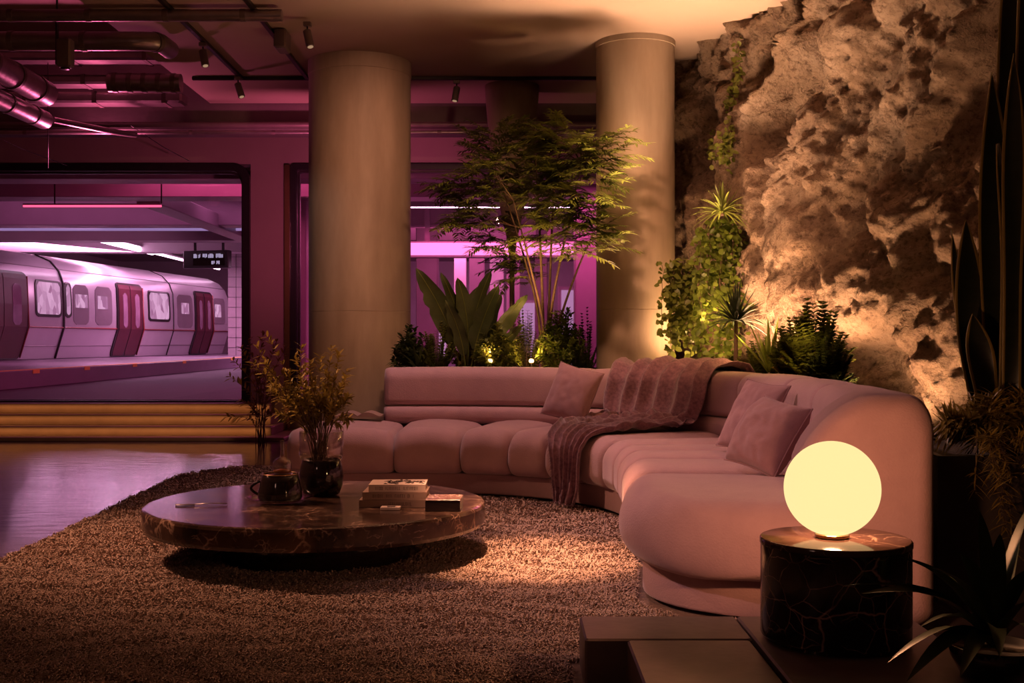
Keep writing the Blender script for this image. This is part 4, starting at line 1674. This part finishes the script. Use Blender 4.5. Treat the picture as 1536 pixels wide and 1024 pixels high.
# foil-wrapped flat ducts up in the recess
for k, (yy, zz, hh, lab) in enumerate(((10.9, 3.78, .09, 'front foil-wrapped flat duct in the ceiling recess'), (11.2, 3.62, .09, 'middle foil-wrapped flat duct in the ceiling recess'), (11.5, 3.50, .11, 'rear foil-wrapped flat duct in the ceiling recess'))):
    t = thing('ceiling_flat_duct', lab, 'duct', (-4.3, yy, zz), 'foil ducts in the ceiling recess')
    MB().box((-5.3, yy - .12, zz), (-3.24 - .04 * k, yy + .12, zz + hh), bev=.02).build('casing', M_duct, t, smooth=False)
    for xx in (-4.9, -4.2, -3.5):
        MB().box((xx - .02, yy - .126, zz - .006), (xx + .02, yy + .126, zz + hh + .006)).build('joint_band', M_pipe, t, smooth=False)
duct('ceiling_flex_duct', [Vector((-3.65, 10.25, 3.44)), Vector((-3.0, 10.28, 3.44))], .085, 'short flexible duct stub near the ceiling recess edge', M_duct, 5)
# conduits along the beam
duct('ceiling_conduit', [Vector((-5.5, 11.82, 3.36)), Vector((1.4, 11.82, 3.36))], .03, 'upper conduit along the face of the cross beam', M_pipe, 8, 'conduit', 12)
duct('ceiling_conduit', [Vector((-5.5, 11.80, 3.275)), Vector((1.4, 11.80, 3.275))], .022, 'lower conduit along the face of the cross beam', M_duct, 8, 'conduit', 12)
duct('ceiling_conduit', [Vector((-4.35, 10.75, 3.2)), Vector((-4.0, 11.5, 3.22)), Vector((-3.9, 11.74, 3.24))], .03, 'angled conduit stub joining the beam at the left', M_duct, 0, 'conduit', 12)
# hung speaker
c = P(96, 80, 8.6)
t = thing('ceiling_speaker', 'grey box speaker hanging from a rod at the upper left', 'speaker', c - Vector((0, 0, .11)))
MB().box((c.x - .045, c.y - .05, c.z - .11), (c.x + .065, c.y + .05, c.z + .11), bev=.014).build('cabinet', M_pipe, t, smooth=False)
MB().box((c.x - .06, c.y - .02, c.z - .09), (c.x - .047, c.y + .02, c.z + .32), bev=.003).build('bracket', M_dmetal, t, smooth=False)
MB().lathe((c.x + .01, c.y, c.z - .122), [(.03, 0), (.035, .004), (.035, .011)], n=20).build('driver_cone', M_black, t)
MB().tube([Vector((c.x - .053, c.y, c.z + .32)), Vector((c.x - .053, c.y, 4.198))], .008, 8).build('rod', M_dmetal, t)
for p0, p1, lab in ((P(72, 60, 10.9), P(72, 252, 10.9), 'thin straight hanging wire left of the lamp'), (P(-40, 190, 11.0), P(100, 248, 12.2), 'thin sagging wire at the left under the ducts'), (P(196, 188, 11.7), P(285, 242, 13.2), 'thin slanted wire above the rounded window corner')):
    tag(MB().tube([p0, p0.lerp(p1, .5) - Vector((0, 0, .02)), p1], .004, 6).build('hanging_wire', M_black, None), lab, 'wire')

# wall washer that tints the band above the windows
# ------------------------------------------------------------------ the station
SF = .36
structure('floor_station', MB().box((-16, WD + .31, SF - .3), (10, 48, SF)), M_sfloor, 'glossy station concourse floor beyond the windows')
structure('ceiling_station', MB().box((-16, WD + .26, 4.35), (10, 48, 4.6)), M_tile)
structure('wall_station_left', MB().box((-16.2, WD + .3, 0), (-16, 48, 4.6)), M_tile)
structure('wall_station_right', MB().box((10, WD + .3, 0), (10.2, 48, 4.6)), M_tile)
structure('wall_station_far', MB().box((-16, 46, 0), (10, 46.3, 4.6)), M_tile)
# beams across
for k, (yy, z0, z1, dd) in enumerate(((15.2, 3.28, 4.35, .5), (18.5, 3.46, 4.35, .6), (23.0, 3.46, 4.35, .6), (27.5, 3.55, 4.35, .6), (33, 3.7, 4.35, .6))):
    structure('trim_%d' % (k + 3), MB().box((-15.9, yy, z0), (9.9, yy + dd, z1), bev=.01), M_tile, 'station ceiling cross beam')
structure('trim_9', MB().box((X(240, 20) - .15, 19.2, 3.42), (X(240, 20) + .25, 40, 3.7), bev=.01), M_tile, 'station ceiling beam running away from the window')
# raised platform
PX = -7.7
structure('platform', MB().box((-15.9, WD + .6, SF), (PX, 45.9, .644), bev=.01), nmat('platform concrete', (.17, .125, .175), (.23, .17, .235), scale=2, rough=.35, bump=.05), 'raised platform along the train')
t = thing('platform_edge', 'yellow tactile edging along the platform', 'edging', (PX, 30, .6445))
MB().box((PX - .16, WD + .7, .6445), (PX - .02, 45.5, .652)).build('edge_strip', M_yel, t, smooth=False)
for k, yy in enumerate((16.5, 18.2, 20.4, 23, 26.5, 31, 37)):
    MB().box((PX + .001, yy, .585), (PX + .012, yy + .25, .643)).build('edge_marker', M_yel, t, smooth=False)
mb = MB()

# train ------------------------------------------------------------------------
T0 = Vector((-12, 27))
TU = Vector((1.8, 14)).normalized()
TN = Vector((TU.y, -TU.x))  # towards us


def tpx(px):
    k = (px - 768) / F
    return (k * T0.y - T0.x) / (TU.x - k * TU.y)


TP = [(-.42, .60), (-.25, .66), (0, 1.46), (.0, 2.0), (-.03, 2.62), (-.14, 2.92), (-.38, 3.18), (-.8, 3.36), (-1.4, 3.45), (-2.0, 3.36), (-2.6, 2.9), (-2.75, .7)]


def tw(z):
    for (w0, z0), (w1, z1) in zip(TP, TP[1:]):
        if z0 <= z <= z1:
            return w0 + (w1 - w0) * (z - z0) / (z1 - z0)
    return TP[0][0]


def tp(s, z, off=0.0):
    q_ = T0 + TU * s + TN * (tw(z) + off)
    return Vector((q_.x, q_.y, z))


def tps(s, w_, z):
    q_ = T0 + TU * s + TN * w_
    return Vector((q_.x, q_.y, z))


train = thing('subway_train', 'silver subway train standing at the platform behind the window', 'train', (*(T0 + TU * 3 - TN * 1.3), .66))
s_a, s_b = -9.0, tpx(343)
m = MB()
m.rings([[tps(s, w_, z) for w_, z in TP] for s in (s_a, tpx(95) - .04, tpx(95) - .02, tpx(95) + .02, tpx(95) + .04, s_b)])
m.build('body', M_train, train, flat_angle=32)


def tpatch(x0, x1, z0, z1, off, mat, name, parent, rad=.12, thick=.02, zs=None):
    s0, s1 = tpx(x0), tpx(x1)
    pr = rrect(s0, s1, z0, z1, rad, 4)
    # split vertically so it follows the bent side
    levels = sorted({z0, z1, *[z for _, z in TP if z0 < z < z1 and z < 3]})
    m = MB()
    if len(levels) == 2:
        f = [tp(s, z, off) for s, z in pr]
        b = [tp(s, z, off - thick) for s, z in pr]
        m.rings([b, f])
    else:
        rows = []
        zz = []
        for a, b in zip(levels, levels[1:]):
            zz += [a + (b - a) * k / 6 for k in range(6)]
        zz.append(levels[-1])
        for z in zz:
            e = 0
            for edge in (z - z0, z1 - z):
                if edge < rad:
                    e = max(e, rad - math.sqrt(max(0, rad * rad - (rad - edge) ** 2)))
            rows.append([tp(s0 + e, z, off), tp(s1 - e, z, off), tp(s1 - e, z, off - thick), tp(s0 + e, z, off - thick)])
        m.rings(rows)
    return m.build(name, mat, parent, smooth=False)


# windows with dark surround and lit pane
for x0, x1 in ((53, 92), (97, 107), (222, 255)):
    o = tpatch(x0, x1, 1.72, 2.66, .02, M_black, 'window', train, rad=.13, thick=.05)
    tpatch(x0 + 2.2, x1 - 2.2, 1.79, 2.60, .026, M_litwin, 'pane', o, rad=.10, thick=.03)
o = tpatch(320, 337, 1.72, 2.62, .02, M_tpanel, 'window', train, rad=.1, thick=.05)
tpatch(322, 331, 1.95, 2.4, .026, M_litwin, 'pane', o, rad=.03, thick=.03)
# grey blank panels with small lit squares
for x0, x1, a, b in ((110, 133, 113, 131), (143, 168, 146, 161), (266, 289, 272, 283)):
    o = tpatch(x0, x1, 1.55, 2.62, .012, M_tpanel, 'side_panel', train, rad=.16, thick=.03)
    tpatch(a, b, 2.0, 2.36, .02, M_litwin, 'pane', o, rad=.01, thick=.02)
# doors
for x0, x1 in ((-34, 41), (175, 214), (292, 319)):
    o = tpatch(x0, x1, .665, 2.80, .035, M_black, 'door_frame', train, rad=.15, thick=.08)
    xm = (x0 + x1) / 2
    for a, b in ((x0 + 2, xm - .6), (xm + .6, x1 - 2)):
        tpatch(a, b, .70, 2.74, .045, M_tdoor, 'door_leaf', o, rad=.05, thick=.03)
        w_ = (b - a)
        tpatch(a + w_ * .36, b - w_ * .26, 1.5, 2.5, .052, nmat('dim door glass', (.20, .10, .16), (.30, .17, .25), rough=.08, bump=0), 'door_window', o, rad=.10, thick=.02)
    MB().tube([tp(tpx(x1) - .02, .7, .05), tp(tpx(x1) - .02, 1.46, .06), tp(tpx(x1) - .02, 2.7, .06)], .018, 6).build('grab_rail', M_redtrim, o)
# belt line and car joints
m = MB()
m.tube([tp(s_a, 1.46, .01), tp(s_b, 1.46, .01)], .022, 6)
m.build('belt_trim', M_redtrim, train)
for x in (95, 260):
    m = MB()
    m.tube([tp(tpx(x), z, .012) for z in (.67, 1.46, 2.0, 2.62, 2.92, 3.18, 3.36)], .035 if x == 95 else .02, 6)
    m.build('car_joint', M_black, train)
for zz, ww in ((2.98, .012), (.98, .012)):
    MB().tube([tp(s_a, zz, .004), tp(s_b, zz, .004)], ww, 5).build('seam_line', M_tpanel, train)

# tiled pier beyond
m = MB().box((X(342, 36), 36, .644), (X(342, 36) + 1.5, 37.2, 4.35))
structure('pier_station', m, M_tile, 'tiled pier at the end of the train')
m = MB()
x0 = X(342, 36)
for zz in np.arange(.9, 4.2, .32):
    m.box((x0, 35.99, zz), (x0 + 1.5, 36.0, zz + .012))
for k, xx in enumerate(np.arange(.25, 1.5, .32)):
    m.box((x0 + xx, 35.99, .65), (x0 + xx + .012, 36.0, 4.3))
structure('pier_joints', m, M_black, 'dark tile joints on the station pier')

# display board
t = thing('ceiling_departure_sign', 'black departure board hanging above the platform', 'sign', P(312, 390, 30))
c = P(311, 390, 30)
rot = math.radians(-14)
m = MB().box((c.x - .66, c.y - .10, c.z - .22), (c.x + .66, c.y + .10, c.z + .25), bev=.02, rot=rot)
m.build('casing', M_black, t, smooth=False)
cf = (c.x, c.y)
m = MB().box((c.x - .36, c.y - .105, c.z - .15), (c.x + .56, c.y - .101, c.z + .19), rot=rot, c=cf)
m.build('screen', M_gloss, t, smooth=False)
rnd = random.Random(5)
m = MB()
for row, (z0, z1, xa) in enumerate(((.05, .16, -.34), (-.12, -.03, .18))):
    x = c.x + xa
    while x < c.x + .53:
        w_ = rnd.choice((.014, .022, .03))
        if rnd.random() < .82 and not (row == 0 and .0 < x - c.x + .14 < .05):
            m.box((x, c.y - .110, c.z + z0 + (.02 if rnd.random() < .3 else 0)), (x + w_, c.y - .106, c.z + z1 - (.02 if rnd.random() < .3 else 0)), rot=rot, c=cf)
        x += w_ + .012
m.build('lit_text', emit('sign text', (.62, .55, .8), .8), t, smooth=False)
for dx in (-.32, .42):
    MB().box((c.x + dx - .03, c.y - .03, c.z + .25), (c.x + dx + .03, c.y + .03, 4.349)).build('hanger', M_black, t, smooth=False)

# lamps of the station
LIT = emit('white pink tube', (1, .62, .88), 9.0)
LIT2 = emit('pink tube', (1, .07, .16), 3.0)
LIT3 = emit('lavender tube', (.60, .40, .85), .55)
LIT4 = emit('magenta panel', (1, .17, .46), 2.6)


def tube_lamp(name, p0, p1, r, mat, label, grp, wires=()):
    t = thing(name, label, 'light', (Vector(p0) + Vector(p1)) / 2, grp)
    p0, p1 = Vector(p0), Vector(p1)
    MB().tube([p0, p1], r, 8).build('tube', mat, t)
    d = (p1 - p0).normalized()
    up_ = Vector((0, 0, r * 1.0))
    sd = d.cross(UP).normalized() * r * 1.2
    rs = [[q_ - sd + up_, q_ + sd + up_, q_ + sd + up_ * 2.4, q_ - sd + up_ * 2.4] for q_ in (p0, p1)]
    MB().rings(rs).build('housing', M_tpanel, t, smooth=False)
    for q_ in wires:
        MB().tube([q_ + up_ * 2.4, Vector((q_.x, q_.y, 4.349))], .012, 5).build('hanger', M_dmetal, t)
    return t


tube_lamp('ceiling_tube_light', (-10.85, 28.6, 3.78), (-10.85, 34.2, 3.78), .075, LIT, 'thick white tube light above the train', 'tube lights in the station', [Vector((-10.85, 30, 3.78)), Vector((-10.85, 33, 3.78))])
tube_lamp('ceiling_tube_light', (-10.85, 34.5, 3.78), (-10.85, 42, 3.78), .035, LIT, 'thin white tube light beyond the thick one above the train', 'tube lights in the station', [Vector((-10.85, 36, 3.78)), Vector((-10.85, 41, 3.78))])
d_ = 17.6
tube_lamp('ceiling_tube_light', P(35, 309, d_), P(242, 309, d_), .016, LIT2, 'thin red pink tube light hanging near the window', 'tube lights in the station', [P(82, 309, d_), P(242, 309, d_)])
d_ = 24.5
tube_lamp('ceiling_tube_light', P(-60, 343, d_), P(372, 343, d_), .045, LIT3, 'long pale lavender tube light across the platform', 'tube lights in the station')
tube_lamp('ceiling_tube_light', P(600, 311, 20), P(905, 311, 20), .010, LIT, 'thin white tube light across the view behind the tree', 'tube lights in the station')
# broad magenta light panel seen behind the tree
t = thing('ceiling_light_panel', 'broad glowing magenta light panel behind the tree', 'light', P(740, 372, 22.5))
p0, p1 = P(560, 382, 22.4), P(905, 364, 22.4)
MB().box((p0.x, 22.4, p0.z), (p1.x, 22.5, p1.z)).build('diffuser', LIT4, t, smooth=False)
MB().box((p0.x - .05, 22.505, p0.z - .04), (p1.x + .05, 22.8, p1.z + .04)).build('housing', M_tile, t, smooth=False)
MB().box((p0.x + 1, 22.6, p1.z + .04), (p0.x + 1.1, 22.7, 4.349)).build('hanger', M_tile, t, smooth=False)
MB().box((p1.x - 1.1, 22.6, p1.z + .04), (p1.x - 1, 22.7, 4.349)).build('hanger', M_tile, t, smooth=False)

# concourse piers and lit doorways behind the tree
for k, (px, d, w_) in enumerate(((880, 16.2, .34), (640, 26, .5), (715, 30, .4), (770, 33, .4), (812, 27, .3), (745, 40, .5), (448, 19, .25), (690, 38, .4))):
    x = X(px, d)
    structure('pier_%d' % (k + 1), MB().box((x - w_ / 2, d, SF), (x + w_ / 2, d + w_, 4.35), bev=.02), M_tile, 'square concourse pier')
for k, (px, d, w_, h_) in enumerate(((852, 30, .35, 2.1), (888, 26, .3, 2.3), (735, 44, .8, 2.2), (655, 42, .7, 2.2), (790, 43, .7, 2.2), (812, 40, .3, 2.2))):
    x = X(px, d)
    t = thing('doorway_light', ('tall pale lit doorway right of the tree trunks', 'lit doorway beside the bright pier', 'far lit doorway behind the paddle leaves', 'far lit doorway near the thick column', 'far lit doorway left of the tree trunks', 'narrow lit doorway behind the tree trunks')[k], 'doorway', (x, d, SF), 'lit doorways in the concourse')
    MB().box((x - w_ / 2, d, SF + .001), (x + w_ / 2, d + .04, SF + h_)).build('lit_opening', emit('door glow', (.75, .36, .68), .62), t, smooth=False)
    MB().box((x - w_ / 2 - .08, d + .041, SF + .001), (x + w_ / 2 + .08, d + .2, SF + h_ + .1)).build('door_surround', M_tile, t, smooth=False)

# ------------------------------------------------------------------ rug pile (loose tufts)
def pile():
    rng = np.random.default_rng(7)
    d0 = 2.9
    # density falls with distance from the camera
    pts = []
    for y0, y1, dens in ((2.9, 4.2, 22000), (4.2, 5.5, 15000), (5.5, 7.0, 9000), (7.0, 9.84, 4500)):
        n = int((y1 - y0) * (RX1 - RX0) * dens)
        xs = rng.uniform(RX0, RX1, n)
        ys = rng.uniform(y0, y1, n)
        pts.append(np.stack([xs, ys], 1))
    p = np.concatenate(pts)
    x, y = p[:, 0], p[:, 1]
    keep = (np.abs(x) < y * .47 + .15) & (x > RX0 + np.maximum(0, RY1 - .45 - y) * .05 + .004)
    # chamfered back-left corner
    keep &= ~((x < RX0 + .28) & (y > RY1 - .45 + (x - RX0) * 1.6))
    # not under table foot, slabs or sofa
    keep &= ((x - TC.x) ** 2 + (y - TC.y) ** 2) > .52 ** 2
    keep &= ~((x > .19) & (y < 3.83))
    keep &= ~((x > -.99) & (y > 9.09))
    r = np.hypot(x + .6, y - 6.7)
    under = (x < -.6) & (x > -1.60) & (y > 7.97) & (y < 9.1)
    under |= (y > 6.7) & (x >= -.6) & (r > 1.27) & (r < 2.4)
    under |= (y <= 6.7) & (y > 4.4) & (x > .7 - (6.7 - y) ** 2 / 24 - .03 + np.where(y < 4.7, (4.7 - y) * .7, 0)) & (x < 1.9)
    keep &= ~under
    x, y = x[keep], y[keep]
    n = len(x)
    # tuft direction follows a slowly varying swirl
    ang = -.9 + .5 * np.sin(x * 2.1 + 1.7 * np.sin(y * 1.3)) + rng.normal(0, 1.1, n)
    ln = rng.uniform(.012, .028, n)
    wd = rng.uniform(.0018, .0038, n) * (1 + np.clip(y - 4, 0, 4) * .22)
    ht = rng.uniform(.013, .026, n) * (1 + .4 * np.sin(x * 9 + 3 * np.sin(y * 7)) * np.sin(y * 11 + 2 * np.sin(x * 6)))
    dx, dy = np.cos(ang), np.sin(ang)
    z0 = np.full(n, .0122)
    V = np.zeros((n, 5, 3))
    V[:, 0] = np.stack([x - dy * wd, y + dx * wd, z0], 1)
    V[:, 1] = np.stack([x + dy * wd, y - dx * wd, z0], 1)
    mx_, my_ = x + dx * ln * .45, y + dy * ln * .45
    V[:, 2] = np.stack([mx_ + dy * wd, my_ - dx * wd, z0 + ht * .8], 1)
    V[:, 3] = np.stack([mx_ - dy * wd, my_ + dx * wd, z0 + ht * .8], 1)
    V[:, 4] = np.stack([x + dx * ln, y + dy * ln, z0 + ht * rng.uniform(.6, 1.0, n)], 1)
    V -= np.array(rug.location)
    me = bpy.data.meshes.new('pile')
    me.vertices.add(n * 5)
    me.vertices.foreach_set('co', V.reshape(-1).astype(np.float32))
    base = np.arange(n)[:, None] * 5
    quads = base + np.array([[0, 1, 2, 3]])
    tris = base + np.array([[3, 2, 4]])
    loops = np.concatenate([quads, tris], 1).reshape(-1)
    starts = np.stack([np.arange(n) * 7, np.arange(n) * 7 + 4], 1).reshape(-1)
    me.loops.add(len(loops))
    me.loops.foreach_set('vertex_index', loops.astype(np.int32))
    me.polygons.add(n * 2)
    me.polygons.foreach_set('loop_start', starts.astype(np.int32))
    me.update(calc_edges=True)
    me.validate()
    me.materials.append(M_pile)
    o = bpy.data.objects.new('pile', me)
    COL.objects.link(o)
    o.parent = rug
    o['kind'] = 'stuff'


pile()

# ------------------------------------------------------------------ lights
WARM = (1, .52, .26)
PINKW = (1, .52, .51)
# station
MAG = (1, .10, .36)
light('AREA', 'train_light', (-10.75, 33, 3.68), 800, (1, .46, .76), aim=(-11.1, 33, 0), size=.25, size_y=13)
light('AREA', 'train_light', (-10.85, 34, 4.02), 200, (1, .50, .80), aim=(-10.85, 34, 9), size=.25, size_y=13)
light('AREA', 'train_light', (-9.4, 24, 3.9), 180, (1, .36, .66), aim=(-11.5, 25, 1.5), size=.25, size_y=6)
light('AREA', 'train_light', (-9.2, 39, 4.2), 170, (1, .46, .78), aim=(-10.2, 39, 0), size=.5, size_y=5)  # added light without a fixture, brightens the far end of the train
light('AREA', 'platform_lamp', (-8.6, 22, 4.2), 60, (1, .28, .66), aim=(-8.9, 22, 0), size=1.2, size_y=9)
light('AREA', 'concourse_light', (-4.5, 18, 4.2), 90, (1, .11, .34), aim=(-4.5, 18, 0), size=3, size_y=2)
light('AREA', 'concourse_light', (.0, 20.8, 3.4), 200, MAG, aim=(0, 20.8, 0), size=3.5, size_y=2.5)
light('AREA', 'concourse_light', (-1, 30, 4.2), 380, (1, .18, .48), aim=(-1, 30, 0), size=4, size_y=6)
light('AREA', 'concourse_light', (1.0, 15.2, 3.2), 60, (1, .12, .42), aim=(.9, 15.6, 0), size=1.5, size_y=.3)
light('AREA', 'concourse_light', (-.3, 23.2, 3.0), 50, (1, .18, .46), aim=(-.3, 30, 1.6), size=3.5, size_y=.3)  # added fill towards the far concourse, no fixture of its own
light('AREA', 'concourse_light', (-.5, 38, 4.2), 700, (1, .24, .55), aim=(-.5, 40, 0), size=8, size_y=3)  # unseen fill added to brighten the far wall
# pink wash on the band above the windows (lamps behind the thick column and in the duct recess)
light('SPOT', 'pink_wall_washer', (-1.95, 11.0, 2.4), 90, (1, .17, .38), aim=(-2.5, 13.6, 3.4), size=.05, spot=120, blend=.8)
light('SPOT', 'pink_wall_washer', (-1.7, 11.2, 2.4), 40, (1, .17, .38), aim=(0, 13.4, 3.6), size=.05, spot=130, blend=.9)
light('SPOT', 'pink_recess_lamp', (-4.3, 11.8, 2.75), 115, (1, .17, .38), aim=(-4.2, 10.9, 4.0), size=.12, spot=140, blend=.9)

# rock uplights in the planter
for px, off, z_, pw, ang in ((1050, .34, .85, 90, 110), (1162, .36, .72, 200, 120), (1190, .36, 1.0, 320, 125), (1240, .36, 1.0, 320, 125), (1300, .36, .95, 260, 120)):
    u, z, d = rock_uz(px, 560)
    b = RA + rdir * u + rnorm * off
    light('SPOT', 'rock_uplight', (b.x, b.y, z_), pw * .30, WARM, aim=(b.x - rnorm.x * .28, b.y - rnorm.y * .28, 2.0), size=.06, spot=ang, blend=.9)
u, z, d = rock_uz(1393, 600)
b = RA + rdir * u + rnorm * .40
light('SPOT', 'rock_uplight', (b.x, b.y, .47), 120, WARM, aim=(b.x - rnorm.x * .45, b.y - rnorm.y * .45, 1.7), size=.03, spot=110, blend=.8)
t = thing('uplight', 'small bright uplight at the foot of the rock beside the sofa end', 'light', (b.x, b.y, .001))
MB().lathe((b.x, b.y, .001), [(.05, 0), (.05, .36), (.045, .38)], n=20).build('housing', M_dmetal, t, flat_angle=40)
MB().lathe((b.x, b.y, .384), [(.04, 0), (.042, .004), (.03, .012)], n=20).build('lens', emit('warm lens', (1, .6, .25), 6), t)
# added fill light washing the rock from the room side
light('SPOT', 'rock_fill_spot', (.2, 6.6, 3.5), 300, (1, .48, .26), aim=(1.6, 9.0, 1.4), size=.08, spot=62, blend=.9)
# small planter lights
for k, (px, py, d, lab) in enumerate(((735, 541, 9.20, 'tiny planter light left, below the paddle-leaved plant'), (797, 541, 9.19, 'tiny planter light below the tree trunks'))):
    c = P(px, py, d)
    t = thing('garden_light', lab, 'light', (c.x, c.y, SZ + .001), 'small lights in the sofa planter')
    MB().tube([Vector((c.x, c.y, SZ + .001)), Vector((c.x, c.y, c.z - .015))], .004, 6).build('stake', M_dmetal, t)
    MB().lathe((c.x, c.y, c.z - .0148), [(.014, 0), (.02, .008), (.02, .02), (.012, .03)], n=16).build('bulb', emit('planter bulb', (1, .55, .16), 10), t)
    light('POINT', 'garden_glow', (c.x, c.y + .05, c.z + .07), 5, (1, .52, .16), size=.02)
light('SPOT', 'tree_uplight', (X(785, 9.3), 9.15, 1.25), 110, (1, .52, .18), aim=(X(805, 9.5), 9.5, 2.2), size=.25, spot=75, blend=1)
light('POINT', 'ivy_glow', tuple(P(1056, 490, 9.15)), 14, (1, .56, .20), size=.04)
# column uplights
light('SPOT', 'column_uplight', (1.42, 9.0, .75), 60, WARM, aim=(1.15, 9.3, 2.6), size=.05, spot=90, blend=.9)
light('SPOT', 'ceiling_fill_light', (1.15, 8.35, 1.6), 460, (1, .58, .33), aim=(1.2, 7.7, 3.6), size=.15, spot=130, blend=.9)  # added in mid-air to brighten the ceiling, no fixture
light('SPOT', 'column_spot', (-.2, 7.0, 3.3), 230, (1, .46, .27), aim=(-1.25, 10.2, 2.0), size=.08, spot=62, blend=.9)
light('SPOT', 'column_spot', (.3, 6.8, 3.5), 80, (1, .50, .26), aim=(1.0, 9.5, 1.7), size=.08, spot=40, blend=.9)
light('SPOT', 'column_spot', (-2.6, 8.6, 2.6), 9, (.80, .66, .60), aim=(-1.6, 10.1, 1.9), size=.05, spot=50, blend=.9)

# ceiling spots on the seating group (fixtures above the frame)
light('SPOT', 'sofa_spot', (-.7, 8.15, 3.5), 190, PINKW, aim=(-.6, 8.1, .3), size=.08, spot=74, blend=.8)
light('SPOT', 'sofa_spot', (-.7, 7.6, 3.5), 300, PINKW, aim=(1.0, 5.9, .4), size=.06, spot=52, blend=.8)
light('SPOT', 'rug_spot', (-4.2, 6.4, 3.4), 980, (1, .46, .27), aim=(-1.3, 6.0, .1), size=.07, spot=52, blend=1)
light('SPOT', 'rug_spot', (-.3, 4.9, 3.5), 2200, (1, .46, .24), aim=(.10, 5.62, 0), size=.05, spot=23, blend=1)
# added fill light behind the viewer, out of view
light('POINT', 'rear_fill_light', (-2.5, .5, 2.2), 11, (1, .50, .38), size=.25)
light('SPOT', 'tree_fill_spot', (1.0, 7.4, 3.5), 90, (1, .52, .20), aim=(.3, 9.4, 2.1), size=.08, spot=50, blend=1)  # added to brighten the tree from above, no fixture
light('SPOT', 'ceiling_fill_light', (.75, 8.75, 1.3), 110, (1, .50, .28), aim=(.0, 7.4, 3.6), size=.3, spot=120, blend=1)  # second light added to brighten the middle of the ceiling
for px in (1168, 1262):
    q_ = at2(px, .30)
    light('POINT', 'fern_glow', (q_.x, q_.y, 1.10), 2.2, (1, .55, .18), size=.03)
light('SPOT', 'sofa_spot', (-2.4, 2.4, 3.4), 210, (1, .52, .52), aim=(.55, 4.9, .3), size=.06, spot=34, blend=.8)
u, z, d = rock_uz(1140, 500)
b = RA + rdir * u + rnorm * .5
light('SPOT', 'rock_uplight', (b.x, b.y, 1.25), 30, WARM, aim=(b.x - rnorm.x * .5, b.y - rnorm.y * .5, 2.1), size=.06, spot=115, blend=1)  # added in mid-air without a fixture to brighten the rock
u, z, d = rock_uz(1225, 500)
b = RA + rdir * u + rnorm * .5
light('SPOT', 'rock_uplight', (b.x, b.y, 1.25), 30, WARM, aim=(b.x - rnorm.x * .5, b.y - rnorm.y * .5, 2.1), size=.06, spot=115, blend=1)  # another added mid-air light on the rock, further right
